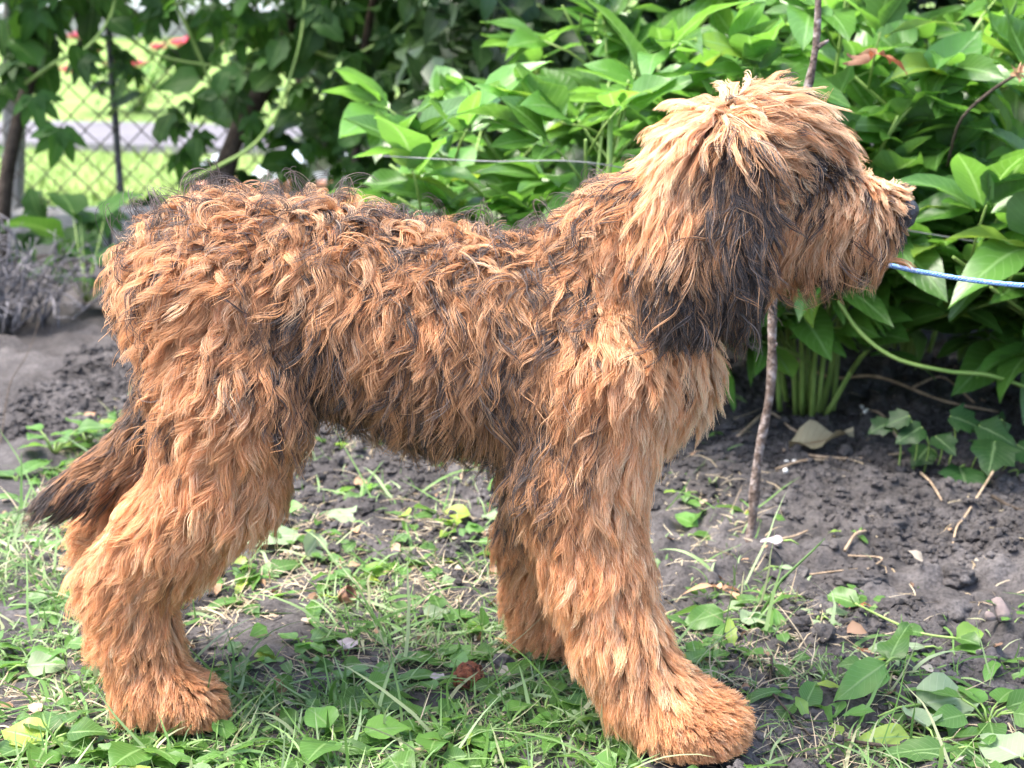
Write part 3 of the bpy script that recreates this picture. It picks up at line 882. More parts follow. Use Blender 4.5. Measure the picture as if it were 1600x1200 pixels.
# ears: flat flaps
PR += chain('ear', [(1120, 205, 1.588, 36), (1112, 280, 1.558, 72), (1095, 390, 1.543, 86), (1070, 455, 1.540, 56), (1062, 480, 1.540, 34)], 0.30)
PR += chain('ear', [(1115, 225, 1.690, 34), (1120, 290, 1.712, 56), (1135, 400, 1.722, 60), (1150, 478, 1.722, 36)], 0.30)
# tail
PR += chain('tail', [(262, 480, 1.68, 34), (258, 600, 1.69, 28), (225, 695, 1.69, 38), (155, 745, 1.685, 32), (100, 772, 1.68, 20), (70, 788, 1.678, 9)])

prims = []
for part, a, b, sq in PR:
    A, B = at(*a[:3]), at(*b[:3])
    prims.append((part, np.array(A), np.array(B), a[3] / px_scale(A), b[3] / px_scale(B), sq))

H = 0.0065
lo = np.array([-0.60, 1.42, -0.03]); hi = np.array([0.50, 1.86, 0.70])
NX, NY, NZ = (np.ceil((hi - lo) / H)).astype(int) + 1
gx = lo[0] + H * np.arange(NX); gy = lo[1] + H * np.arange(NY); gz = lo[2] + H * np.arange(NZ)
G = np.stack(np.meshgrid(gx, gy, gz, indexing='ij'), -1).astype(np.float32)

def cone_sdf(P, A, B, ra, rb, sq):
    A = A.astype(np.float32); B = B.astype(np.float32)
    S = np.array([1, 1 / sq, 1], np.float32)
    Q = (P - A) * S; D = (B - A) * S
    t = np.clip((Q @ D) / max(float(D @ D), 1e-9), 0, 1)
    d = np.sqrt(((Q - t[..., None] * D) ** 2).sum(-1)) - (ra + (rb - ra) * t)
    return d * (1.0 if sq > .6 else 0.5)

def smin(a, b, k):
    h = np.clip(0.5 + 0.5 * (b - a) / k, 0, 1)
    return b + (a - b) * h - k * h * (1 - h)

part_sdf = {}
PART_IDS = ['body', 'head', 'ear', 'tail']
K = {'body': 0.020, 'head': 0.018, 'ear': 0.008, 'tail': 0.010}
for part, A, B, ra, rb, sq in prims:
    m = max(ra, rb) + 0.09
    i0 = np.maximum(((np.minimum(A, B) - m - lo) / H).astype(int), 0)
    i1 = np.minimum(((np.maximum(A, B) + m - lo) / H).astype(int) + 2, [NX, NY, NZ])
    sl = tuple(slice(a, b) for a, b in zip(i0, i1))
    if part not in part_sdf:
        part_sdf[part] = np.full((NX, NY, NZ), 0.09, np.float32)
    d = cone_sdf(G[sl], A, B, ra, rb, sq)
    part_sdf[part][sl] = smin(part_sdf[part][sl], d, K[part])
SDF = part_sdf['body']
for part, k in (('head', 0.02), ('tail', 0.015), ('ear', 0.006)):
    SDF = smin(SDF, part_sdf[part], k)
SDF = np.maximum(SDF, 0.004 - G[..., 2])          # flat pads where the paws meet the ground
GRAD = np.stack(np.gradient(SDF, H), -1)

def sample_grid(Gd, P):
    q = np.clip((P - lo) / H, 0, np.array([NX, NY, NZ]) - 1.001)
    i = q.astype(int); f = q - i
    out = 0
    for c in range(8):
        o = np.array([(c >> 2) & 1, (c >> 1) & 1, c & 1])
        w = np.prod(np.where(o, f, 1 - f), -1)
        j = i + o
        val = Gd[j[..., 0], j[..., 1], j[..., 2]]
        out = out + (w[..., None] * val if val.ndim > w.ndim else w * val)
    return out

def surface_nets(S):
    """dual mesh of the zero level"""
    ins = S < 0
    c = [ins[a:NX - 1 + a, b:NY - 1 + b, d:NZ - 1 + d] for a in (0, 1) for b in (0, 1) for d in (0, 1)]
    cnt = sum(x.astype(np.int8) for x in c)
    mask = (cnt > 0) & (cnt < 8)
    idx = np.full(mask.shape, -1, np.int64)
    cells = np.argwhere(mask)
    idx[mask] = np.arange(len(cells))
    acc = np.zeros((len(cells), 3)); n = np.zeros(len(cells))
    offs = [np.array(o) for o in [(0,0,0),(0,0,1),(0,1,0),(0,1,1),(1,0,0),(1,0,1),(1,1,0),(1,1,1)]]
    for a in range(8):
        for b in range(a + 1, 8):
            if np.abs(offs[a] - offs[b]).sum() != 1: continue
            pa = cells + offs[a]; pb = cells + offs[b]
            sa = S[pa[:, 0], pa[:, 1], pa[:, 2]]; sb = S[pb[:, 0], pb[:, 1], pb[:, 2]]
            x = (sa < 0) != (sb < 0)
            t = np.where(x, sa / np.where(x, sa - sb, 1), 0)
            acc += np.where(x[:, None], pa + t[:, None] * (offs[b] - offs[a]), 0); n += x
    V = lo + H * acc / n[:, None]
    Fs = []
    for ax in range(3):
        o1, o2 = [(1, 2), (2, 0), (0, 1)][ax]
        sl0 = [slice(1, -1)] * 3; sl0[ax] = slice(0, -1)
        sl1 = [slice(1, -1)] * 3; sl1[ax] = slice(1, None)
        s0 = ins[tuple(sl0)]; s1 = ins[tuple(sl1)]
        e = np.argwhere(s0 != s1)
        off = np.array([1, 1, 1]); off[ax] = 0
        e = e + off
        flip = ins[e[:, 0], e[:, 1], e[:, 2]]
        d1 = np.zeros(3, int); d1[o1] = 1
        d2 = np.zeros(3, int); d2[o2] = 1
        q = [e, e - d1, e - d1 - d2, e - d2]
        f = np.stack([idx[x[:, 0], x[:, 1], x[:, 2]] for x in q], 1)
        f[~flip] = f[~flip][:, ::-1]
        Fs.append(f)
    return V, np.concatenate(Fs)

BV, BF = surface_nets(SDF)
keep = (BF >= 0).all(1); BF = BF[keep]
for _ in range(2):                                  # light smoothing
    acc = np.zeros_like(BV); cnt = np.zeros(len(BV))
    for a in range(4):
        for b in (1, 3):
            np.add.at(acc, BF[:, a], BV[BF[:, (a + b) % 4]]); np.add.at(cnt, BF[:, a], 1)
    BV = BV * 0.5 + 0.5 * acc / np.maximum(cnt, 1)[:, None]

skin_mat = simple_mat('dog_skin', [(0.3, (0.16, 0.075, 0.032)), (0.7, (0.24, 0.11, 0.045))], 30, 0.9, 0.2)
dog = link('dog', mesh_np('dog', BV, BF), None, skin_mat)
tag(dog, 'shaggy ginger and black puppy standing sideways on grass, facing the leafy bush', 'dog')

# ---------------------------------------------------------------- coat
# controls per region: u, v, comb angle (0 right, 90 down), length cm, lift, wave, dark share, tone (-1 brown .. 1 blond), tip darkening
CT = {'body': [
    (175, 470,  98, 5.0, .55, 1.0, .30, -.1, .35), (205, 390, 125, 5.0, .60, 1.2, .28, .2, .3), (300, 330, 110, 4.8, .65, 1.3, .26, .25, .25),
    (420, 300, 105, 4.8, .65, 1.3, .26, .3, .25), (540, 310, 110, 4.8, .65, 1.3, .26, .2, .25), (650, 345, 112, 5.0, .60, 1.3, .28, .2, .25), (760, 370, 118, 4.8, .60, 1.2, .28, .2, .3),
    (810, 385, 120, 4.6, .60, 1.2, .40, -.1, .3), (870, 350, 125, 5.0, .60, 1.2, .38, .0, .3), (920, 320, 125, 5.5, .5, .9, .30, .1, .3),
    (945, 430, 100, 3.8, .35, .6, .16, .25, .15), (860, 450, 140, 5.5, .50, 1.1, .45, -.1, .35), (800, 480, 110, 5.0, .5, 1.0, .45, -.1, .35),
    (1000, 480, 95, 5.0, .4, .6, .06, .3, .05), (950, 560, 112, 5.5, .45, .7, .06, .1, .05), (900, 620, 108, 5.5, .45, .7, .10, .0, .1),
    (1050, 560, 95, 5.0, .5, .7, .05, .25, .05), (1110, 560, 88, 4.5, .55, .7, .10, .8, .1), (1085, 660, 80, 5.0, .55, .6, .05, .55, .05), (1030, 720, 85, 5.0, .5, .6, .04, .4, .05),
    (830, 560, 95, 5.0, .4, .8, .65, -.5, .5), (825, 660, 92, 5.0, .4, .7, .75, -.7, .6), (850, 720, 95, 5.0, .4, .6, .45, -.4, .4),
    (650, 440, 105, 5.8, .50, 1.1, .22, .1, .25), (560, 430, 105, 5.8, .50, 1.1, .18, .0, .2), (740, 470, 105, 5.8, .45, 1.0, .30, .0, .3),
    (650, 540, 95, 6.5, .40, .8, .20, -.05, .25), (560, 540, 96, 6.5, .40, .8, .22, -.05, .25), (740, 560, 95, 6.5, .40, .8, .28, -.1, .3),
    (650, 640, 92, 6.5, .40, .7, .38, -.35, .4), (560, 640, 90, 6.5, .40, .6, .40, -.4, .4), (740, 660, 92, 6.5, .4, .7, .45, -.4, .45),
    (700, 720, 88, 4.5, .5, .8, .62, -.7, .55), (600, 690, 88, 4.5, .5, .8, .62, -.7, .55), (520, 660, 85, 4.5, .5, .8, .6, -.7, .55), (780, 740, 88, 4.0, .5, .8, .6, -.6, .5),
    (470, 500, 95, 5.0, .4, .7, .75, -.5, .5), (490, 580, 92, 5.5, .4, .6, .75, -.6, .5), (430, 430, 112, 5.0, .5, 1.1, .18, .0, .2), (340, 400, 125, 5.0, .55, 1.2, .15, .0, .2),
    (330, 490, 135, 5.2, .45, 1.0, .10, .0, .15), (260, 470, 125, 5.2, .5, 1.0, .12, .0, .15), (330, 570, 128, 5.5, .42, .9, .10, .1, .12), (420, 560, 118, 5.2, .45, 1.0, .12, .05, .15), (450, 650, 105, 4.8, .5, 1.2, .08, .2, .1),
    (195, 600, 115, 5.0, .45, .7, .48, -.4, .45), (225, 640, 120, 5.0, .40, .6, .30, -.3, .3), (300, 660, 128, 5.5, .42, .8, .09, .1, .1), (390, 700, 112, 5.5, .45, 1.0, .06, .2, .08), (440, 760, 105, 4.5, .5, .8, .06, .3, .08),
    (290, 770, 125, 5.2, .45, .8, .06, .1, .06), (380, 820, 110, 4.6, .5, .7, .05, .25, .06), (220, 830, 140, 4.8, .5, .8, .05, .15, .05),
    (150, 885, 150, 4.2, .55, .7, .03, .0, .05), (220, 910, 118, 4.2, .5, .7, .03, -.05, .03), (300, 930, 105, 2.8, .5, .7, .03, .0, .03),
    (160, 980, 125, 4.0, .5, .6, .02, .0, .02), (240, 1000, 105, 3.8, .5, .6, .02, .0, .02), (300, 1020, 90, 2.6, .5, .5, .02, .0, .02), (180, 1080, 115, 3.2, .45, .4, .02, .0, .02),
    (250, 1080, 90, 2.6, .4, .3, .01, .0, .02), (320, 1105, 60, .8, .35, .1, .01, -.2, .02),
    (860, 790, 110, 4.6, .5, .7, .10, .0, .1), (940, 780, 100, 4.8, .5, .7, .04, .2, .05), (1010, 800, 80, 4.4, .55, .6, .03, .45, .03),
    (880, 900, 112, 4.2, .5, .7, .03, .05, .03), (950, 900, 100, 4.2, .5, .6, .02, .15, .03), (1010, 920, 75, 3.8, .55, .5, .02, .3, .02),
    (900, 1000, 112, 3.8, .5, .6, .02, .1, .02), (970, 1010, 98, 3.6, .5, .5, .02, .15, .02), (1030, 1010, 70, 3.2, .5, .4, .02, .25, .02),
    (960, 1090, 105, 3.0, .45, .3, .01, .1, .01), (1040, 1080, 72, 2.4, .4, .2, .01, .1, .01), (1110, 1120, 45, .9, .4, .1, .01, .05, .01), (1140, 1150, 60, .6, .35, .05, .01, -.1, .02),
    (800, 860, 125, 3.8, .5, .6, .04, .0, .05), (800, 950, 115, 3.4, .5, .5, .03, .0, .04), (840, 780, 100, 4.2, .45, .6, .2, -.2, .2)],
 'head': [
    (1060, 190, 140, 4.8, .55, .5, .08, .5, .05), (1110, 160, 112, 4.6, .55, .5, .10, .5, .1), (1170, 150, 20, 5.2, .6, .5, .14, .55, .2), (1230, 165, -10, 6.0, .5, .4, .20, .55, .4),
    (1200, 220, 15, 4.2, .4, .5, .22, .4, .2), (1270, 195, -22, 6.5, .55, .4, .16, .55, .35), (1288, 225, -8, 4.6, .5, .5, .12, .5, .15), (1250, 250, 80, 2.6, .4, .5, .14, .4, .12), (1290, 250, 40, 2.0, .4, .5, .3, .3, .12),
    (1225, 290, 82, 4.2, .35, .5, .25, .3, .15), (1240, 360, 105, 5.5, .35, .5, .05, .35, .08), (1200, 400, 100, 5.0, .4, .5, .15, .0, .15), (1290, 320, 112, 2.8, .35, .5, .08, .35, .08),
    (1312, 272, 120, 1.4, .5, .4, .12, .3, .10), (1345, 285, -60, 2.2, .6, .3, .02, .75, .02), (1390, 292, -50, 2.0, .65, .3, .02, .7, .02), (1415, 300, -25, 1.5, .6, .2, .03, .6, .05),
    (1345, 325, 112, 3.2, .4, .5, .2, .25, .15), (1385, 335, 118, 3.4, .4, .5, .45, .0, .25), (1405, 355, 100, 3.2, .4, .4, .30, .1, .2), (1350, 385, 96, 4.4, .4, .5, .16, .1, .6), (1390, 390, 88, 3.6, .4, .4, .2, .2, .2),
    (1290, 400, 94, 4.8, .4, .5, .15, .05, .6), (1330, 415, 90, 4.0, .4, .5, .55, -.4, .85), (1250, 420, 94, 4.4, .4, .5, .15, .0, .6)],
 'ear': [
    (1110, 190, 112, 6.0, .35, .5, .06, .55, .05), (1060, 230, 118, 6.5, .3, .5, .08, .45, .08), (1010, 300, 112, 6.5, .3, .5, .15, .3, .12), (1080, 300, 100, 6.0, .3, .6, .14, .25, .15),
    (1160, 235, 82, 5.5, .3, .5, .75, -.1, .5), (1180, 300, 92, 5.0, .3, .5, .85, -.4, .6), (1085, 350, 92, 5.5, .3, .6, .28, .1, .35), (1140, 350, 88, 5.5, .3, .6, .8, -.3, .6), (1020, 370, 98, 6.0, .3, .6, .30, .1, .35),
    (1175, 390, 98, 4.5, .3, .5, .97, -.6, .6), (1130, 430, 106, 4.2, .3, .6, .97, -.6, .7), (1070, 420, 92, 4.6, .3, .7, .92, -.6, .7), (1015, 430, 78, 4.5, .3, .7, .72, -.4, .6), (1065, 490, 92, 3.6, .3, .8, .95, -.8, .8)],
 'tail': [
    (230, 640, 120, 3.0, .3, .4, .75, -.7, .5), (200, 715, 155, 3.6, .25, .3, .45, -.6, .3), (165, 722, 156, 4.0, .22, .2, .3, -.3, .3), (150, 770, 148, 4.2, .2, .2, .8, -.9, .7), (105, 768, 156, 3.6, .15, .1, .97, -1., .9), (60, 785, 150, 3.6, .2, .1, .98, -1., .9)]}

def fields(part_id, P):
    """interpolated coat parameters at surface points"""
    u, v = to_px(P)
    out = np.zeros((len(P), 9))
    for pi, part in enumerate(PART_IDS):
        m = part_id == pi
        if not m.any(): continue
        c = np.array(CT[part], float)
        sig = {'body': 48.0, 'head': 30.0, 'ear': 36.0, 'tail': 28.0}[part]
        d2 = (u[m][:, None] - c[None, :, 0]) ** 2 + (v[m][:, None] - c[None, :, 1]) ** 2
        d2 = d2 - d2.min(1, keepdims=True)
        w = np.exp(-d2 / (2 * sig * sig)); w /= w.sum(1, keepdims=True)
        a = np.radians(c[:, 2])
        o = np.zeros((m.sum(), 9))
        o[:, 0] = w @ np.cos(a); o[:, 1] = w @ np.sin(a)
        o[:, 2:8] = w @ c[:, 3:9]
        out[m] = o
    return out     # cos, sin, len, lift, wave, dark, tone, tip

tri = np.concatenate([BF[:, [0, 1, 2]], BF[:, [0, 2, 3]]])
e1 = BV[tri[:, 1]] - BV[tri[:, 0]]; e2 = BV[tri[:, 2]] - BV[tri[:, 0]]
fn = np.cross(e1, e2); area = 0.5 * np.linalg.norm(fn, axis=1)
fn /= np.maximum(np.linalg.norm(fn, axis=1, keepdims=True), 1e-9)
cen = BV[tri].mean(1)
tpart = np.stack([sample_grid(part_sdf[p], cen) for p in PART_IDS]).argmin(0)
side_w = np.where(fn[:, 1] < 0.35, 1.0, 0.30)
side_w[(tpart == 2) & (cen[:, 1] < 1.62)] = np.where(fn[(tpart == 2) & (cen[:, 1] < 1.62)][:, 1] < 0.3, 1.5, 0.4)
side_w[tpart == 1] *= 1.2
paw = cen[:, 2] < 0.07
side_w[paw] *= 1.5

def sample_surface(n, wt):
    p = area * wt; p = p / p.sum()
    t = RNG.choice(len(tri), n, p=p)
    a = RNG.random(n); b = RNG.random(n); s = a + b > 1
    a[s] = 1 - a[s]; b[s] = 1 - b[s]
    P = BV[tri[t, 0]] + a[:, None] * e1[t] + b[:, None] * e2[t]
    g = sample_grid(GRAD, P); g /= np.maximum(np.linalg.norm(g, axis=1, keepdims=True), 1e-6)
    return P, g, tpart[t]

def unit(a):
    return a / np.maximum(np.linalg.norm(a, axis=-1, keepdims=True), 1e-9)

NOSE_C = np.array(at(1424, 332, 1.632)); EYE_C = [np.array(at(1279, 267, y)) for y in (1.604, 1.668)]
def face_trim(P):
    """coat gets short and ends round the nose and the eyes"""
    t = np.clip((np.linalg.norm(P - NOSE_C, axis=1) - .015) / .022, 0, 1)
    for e in EYE_C:
        t = np.minimum(t, np.clip((np.linalg.norm(P - e, axis=1) - .004) / .022, 0.13, 1))
    return t
NK = 12                                     # points per strand
def make_guides(n, wt, stray=False):
    P, N, part = sample_surface(n, wt)
    f = fields(part, P)
    f[:, 2] *= face_trim(P)
    ang = RNG.normal(0, 0.20 if not stray else 0.55, n)
    # neighbouring locks lean together: low-frequency swirl
    ang += (vnoise(P, 22.0, 3) - 0.5) * 1.1 * np.clip(f[:, 4], .2, 1.2)
    dx = f[:, 0] * np.cos(ang) - f[:, 1] * np.sin(ang)
    dz = f[:, 0] * np.sin(ang) + f[:, 1] * np.cos(ang)
    D = np.stack([dx, np.zeros(n), -dz], 1)
    D[:, 1] += np.sign(N[:, 1]) * 0.7 * np.clip(N[:, 2], 0, 1)
    T = unit(D - N * (D * N).sum(1, keepdims=True))
    Bn = np.cross(N, T)
    L = f[:, 2] * 0.01 * RNG.uniform(0.65, 1.25, n)
    lift = np.clip(f[:, 3] * RNG.uniform(0.5, 1.15, n), .1, .95)
    wave = f[:, 4] * RNG.uniform(0.6, 1.3, n)
    if stray:
        L *= RNG.uniform(1.0, 1.35, n); lift = np.clip(lift * 1.25, 0, 1.0); wave *= 1.35
    ph = 2 * np.pi * (2.2 * vnoise(P, 16.0, 8) + RNG.normal(0, .10, n))
    hand = np.where(RNG.random(n) < .5, -1, 1)
    cyc = RNG.uniform(0.9, 1.35, n) * np.where(stray, 0.8, 1.0)
    pts = np.zeros((n, NK, 3)); pts[:, 0] = P
    for k in range(1, NK):
        s = (k - 0.5) / (NK - 1)
        w = wave * min(1.0, 0.25 + s * 1.6)
        d = (N * (lift * (1 - 0.75 * s))[:, None] + T * (1.15 - 0.55 * lift)[:, None]
             + np.array([0, 0, -1.0]) * (np.where(part == 1, .15, .35) * s)[:, None]
             + Bn * (w * np.sin(2 * np.pi * cyc * s + ph) * 0.85)[:, None]
             + N * (w * np.cos(2 * np.pi * cyc * s + ph) * 0.55 * hand)[:, None])
        q = pts[:, k - 1] + unit(d) * (L / (NK - 1))[:, None]
        sd = sample_grid(SDF, q); g = unit(sample_grid(GRAD, q))
        need = 0.002 + 0.010 * s
        q = q + g * np.maximum(need - sd, 0)[:, None]
        q[:, 2] = np.maximum(q[:, 2], 0.006)
        pts[:, k] = q
    return pts, N, part, f

def make_children(guides, n, wt, spread_clump=0.46):
    gp, gN, gpart, gf = guides
    P, N, part = sample_surface(n, wt)
    kd = kdtree.KDTree(len(gp))
    for i, p in enumerate(gp[:, 0]): kd.insert(p, i)
    kd.balance()
    near = np.empty(n, int)
    for i in range(n):
        c = kd.find_n(P[i], 3)
        j = c[0][1]
        for (_, k2, dist) in c:                 # same body part, facing the same way
            if gpart[k2] == part[i] and (gN[k2] * N[i]).sum() > 0.2:
                j = k2; break
        near[i] = j
    f = fields(part, P)
    trim = face_trim(P)
    s = np.linspace(0, 1, NK)[None, :, None]
    rel = gp[near] - gp[near][:, :1]
    lsc = (RNG.uniform(0.62, 1.12, n) * np.clip(trim / np.maximum(face_trim(gp[near][:, 0]), .1), .15, 1))[:, None, None]
    off = P - gp[near][:, 0]
    dist = np.linalg.norm(off, axis=1); ok = (dist < 0.04) & (trim > 0.12)
    tight = RNG.uniform(.1, 1.25, len(gp))[near] * np.where(P[:, 2] < .09, .35, 1.0)       # some locks tight, some loose, the paws smooth
    cl = np.clip(RNG.normal(spread_clump, 0.15, n) * (tight if spread_clump < .8 else 1.0), 0.0, 0.97)[:, None, None]
    pts = P[:, None, :] + rel * lsc - off[:, None, :] * (s ** 1.1) * cl
    # fine individual waviness
    for fr in (1.0, 2.3):
        ph = RNG.uniform(0, 6.28, (n, 1, 3))
        pts = pts + np.sin(s * fr * 6.28 + ph) * (s * 0.0009 / fr) * RNG.uniform(0.2, 1.6, (n, 1, 1))
    pts[..., 2] = np.maximum(pts[..., 2], 0.004)
    # keep the eyes and the nose clear of hair
    lu = RNG.random(n)
    for c_, r_, lim in [(EYE_C[0], .0095, .70), (EYE_C[1], .0095, .70)]:
        dd = np.sqrt((pts[:, :, 0] - c_[0]) ** 2 + (pts[:, :, 2] - c_[2]) ** 2 + .3 * (pts[:, :, 1] - c_[1]) ** 2).min(1)
        ok &= ~((part == 1) & (dd < r_) & (lu < lim))
    dd = np.linalg.norm(pts - (NOSE_C + np.array([-.002, 0, .001])), axis=2).min(1)
    ok &= ~((part == 1) & (dd < .0185) & (lu < .93))
    return pts[ok], part[ok], f[ok], near[ok]

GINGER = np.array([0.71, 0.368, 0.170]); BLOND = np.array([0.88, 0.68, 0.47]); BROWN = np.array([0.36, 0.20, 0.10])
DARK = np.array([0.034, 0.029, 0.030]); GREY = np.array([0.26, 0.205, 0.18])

def colours(f, near, nguides, boost=0.0, extra=None):
    n = len(f)
    gr = RNG.random(nguides); gt = RNG.normal(0, 0.22, nguides)
    tone = np.clip(f[:, 6] + gt[near] + RNG.normal(0, 0.22, n), -1, 1)
    base = np.where(tone[:, None] > 0, GINGER + (BLOND - GINGER) * np.clip(tone, 0, 1)[:, None],
                    GINGER + (BROWN - GINGER) * np.clip(-tone, 0, 1)[:, None])
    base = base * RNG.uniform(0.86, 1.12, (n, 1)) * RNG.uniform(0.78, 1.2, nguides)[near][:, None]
    pdark = np.clip((f[:, 5] - .06) * np.where(f[:, 5] > .78, 1.25, 1.0) + boost, 0, 1)
    if extra is not None: pdark = np.clip(pdark + extra, 0, 1)
    lockdark = gr[near] < pdark * (0.85 if boost < .7 else 2.0)
    isd = (lockdark & (RNG.random(n) < (0.72 if boost < .7 else 1.0))) | (RNG.random(n) < pdark ** 1.6 * 0.55)
    s = np.linspace(0, 1, NK)[None, :, None]
    dk = DARK + (GREY - DARK) * (RNG.random((n, 1)) ** 1.9 * 0.9)
    tipd = np.clip(f[:, 7] * RNG.uniform(0.2, 1.5, n), 0, 0.9)[:, None, None]
    ramp_t = np.clip((s - 0.35) / 0.5, 0, 1)
    body = base[:, None, :] * (0.72 + 0.50 * s)                    # roots deeper, tips paler: lock highlights and shaded gaps painted into the colour
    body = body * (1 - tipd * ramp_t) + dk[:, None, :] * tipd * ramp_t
    darkc = base[:, None, :] * 0.5 * (1 - np.clip(s / 0.25, 0, 1)) + dk[:, None, :] * np.clip(s / 0.25, 0, 1)
    return np.where(isd[:, None, None], darkc, body)

def fur_mat():
    m, nt, out = new_mat('dog_coat')
    att = nt.nodes.new('ShaderNodeAttribute'); att.attribute_name = 'tint'
    h = nt.nodes.new('ShaderNodeBsdfPrincipled')
    nt.links.new(att.outputs['Color'], h.inputs['Base Color'])
    h.inputs['Roughness'].default_value = 0.45
    h.inputs['Specular IOR Level'].default_value = 0.5
    tr = nt.nodes.new('ShaderNodeBsdfTranslucent')
    nt.links.new(att.outputs['Color'], tr.inputs['Color'])
    mx = nt.nodes.new('ShaderNodeMixShader'); mx.inputs[0].default_value = 0.42
    nt.links.new(h.outputs[0], mx.inputs[1]); nt.links.new(tr.outputs[0], mx.inputs[2])
    nt.links.new(mx.outputs[0], out.inputs[0])
    return m
FUR = fur_mat()

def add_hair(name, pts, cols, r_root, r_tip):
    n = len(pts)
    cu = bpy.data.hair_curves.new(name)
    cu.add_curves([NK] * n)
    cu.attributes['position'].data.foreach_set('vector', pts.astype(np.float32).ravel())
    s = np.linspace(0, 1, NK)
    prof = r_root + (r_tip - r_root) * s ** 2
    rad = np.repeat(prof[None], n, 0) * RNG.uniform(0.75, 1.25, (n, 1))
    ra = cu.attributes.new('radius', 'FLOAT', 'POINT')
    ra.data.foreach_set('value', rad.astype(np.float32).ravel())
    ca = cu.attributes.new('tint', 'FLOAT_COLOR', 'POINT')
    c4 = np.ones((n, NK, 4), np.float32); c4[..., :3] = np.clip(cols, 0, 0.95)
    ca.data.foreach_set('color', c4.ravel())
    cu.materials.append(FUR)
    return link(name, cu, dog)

guides = make_guides(11500, side_w)
kp, kpart, kf, kn = make_children(guides, 340000, side_w)
eye_rim = sum(np.exp(-((np.linalg.norm(kp[:, 0] - e, axis=1) / .024) ** 2)) for e in EYE_C) * 1.0 + .8 * np.exp(-((np.linalg.norm(kp[:, 0] - NOSE_C, axis=1) / .028) ** 2)) * (kp[:, 0, 2] < NOSE_C[2] + .002)
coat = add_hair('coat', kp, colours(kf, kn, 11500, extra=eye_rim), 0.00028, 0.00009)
# long loose dark curls lying over the coat, mostly along the back and shoulder
_gf = fields(tpart, cen)
sw = np.clip(_gf[:, 5] - 0.10, 0, .5) * (tpart != 3) * side_w
stray = make_guides(1300, sw, stray=True)
sp, spart, sf, sn = make_children(stray, 12000, sw, 0.92)
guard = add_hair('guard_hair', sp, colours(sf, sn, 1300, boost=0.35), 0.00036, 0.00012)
# thin grey-black curls standing off the back and the rump
tu, tv = to_px(cen)
cw = np.clip(fn[:, 2] - .15, 0, 1) * (tpart == 0) * (tv < 520) * (tu < 960) + .25 * (tpart == 0) * (tu < 260) * (tv < 700) * (fn[:, 0] < -.3)
gp, gN, gpa, gf = make_guides(230, cw, stray=True)
gf = gf.copy()
n_ = len(gp); L_ = RNG.uniform(.04, .065, n_); ph_ = RNG.uniform(-.6, .6, n_); a_ = RNG.uniform(0, 2 * np.pi, n_); bend = RNG.uniform(2.2, 4.2, n_) * np.where(RNG.random(n_) < .5, -1, 1)
out_ = unit(gN + RNG.normal(0, .35, (n_, 3))); sidev = unit(np.cross(out_, np.stack([np.cos(a_), np.sin(a_) * .5, np.sin(a_) * .4], 1)))
for k in range(1, NK):
    th = bend * (k / (NK - 1)) ** 1.2 + ph_
    d_ = out_ * np.cos(th)[:, None] + sidev * np.sin(th)[:, None]
    q = gp[:, k - 1] + d_ * (L_ / (NK - 1))[:, None]
    sd = sample_grid(SDF, q); g_ = unit(sample_grid(GRAD, q))
    gp[:, k] = q + g_ * np.maximum(.012 + .010 * k / NK - sd, 0)[:, None]
gf[:, 5] = 1.0
cp, cpart, cf, cn = make_children((gp, gN, gpa, gf), 1700, cw, .93)
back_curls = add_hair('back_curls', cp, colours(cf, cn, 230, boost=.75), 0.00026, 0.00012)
print('dog built', round(time.time() - T0, 1), 's', len(kp), len(sp), len(BV))

# nose, eyes
def ellipsoid_mesh(name, r, seg=20, rings=14, fn=None):
    V, F = [(0, 0, -r[2])], []
    for i in range(1, rings):
        ph = math.pi * i / rings - math.pi / 2
        for j in range(seg):
            th = 2 * math.pi * j / seg
            V.append((r[0] * math.cos(ph) * math.cos(th), r[1] * math.cos(ph) * math.sin(th), r[2] * math.sin(ph)))
    V.append((0, 0, r[2]))
    for j in range(seg):
        F.append((0, 1 + (j + 1) % seg, 1 + j))
    for i in range(rings - 2):
        for j in range(seg):
            a = 1 + i * seg + j; b = 1 + i * seg + (j + 1) % seg
            F.append((a, b, b + seg, a + seg))
    top = len(V) - 1
    for j in range(seg):
        F.append((top, 1 + (rings - 2) * seg + j, 1 + (rings - 2) * seg + (j + 1) % seg))
    V = np.array(V)
    if fn is not None: V = fn(V)
    return mesh_np(name, V, F)

def nose_shape(V):
    x, y, z = V.T
    V = V.copy()
    V[:, 1] *= 1.0 + 0.25 * np.clip(z / 0.016, -1, 1)                          # wider on top
    for sgn in (-1, 1):                                                         # nostril dents
        d2 = (x - 0.010) ** 2 + (y - sgn * 0.009) ** 2 * 1.2 + (z + 0.002) ** 2 * 2
        V[:, 0] -= 0.006 * np.exp(-d2 / (2 * 0.0045 ** 2))
    V[:, 0] -= 0.003 * np.exp(-(y / 0.0015) ** 2) * (x > 0)                     # groove in the middle
    return V
nose_m = simple_mat('nose_leather', [(0.3, (0.018, 0.017, 0.02)), (0.7, (0.05, 0.048, 0.055))], 160, 0.38, 0.5, 0.5, 420)
nose = link('nose', ellipsoid_mesh('nose', (0.0135, 0.0165, 0.0155), 28, 20, nose_shape), dog, nose_m)
nose.location = at(1414, 333, 1.632); nose.rotation_euler = (0, math.radians(12), 0)
eye_m = simple_mat('eye', [(0.4, (0.012, 0.007, 0.004)), (0.7, (0.03, 0.015, 0.007))], 60, 0.06, 0, 0.6)
eye_me = ellipsoid_mesh('eye', (0.0105, 0.0105, 0.0105))
for (u, v, Y) in ((1279, 267, 1.604), (1279, 267, 1.668)):
    e = link('eye', eye_me, dog, eye_m); e.location = at(u, v, Y)

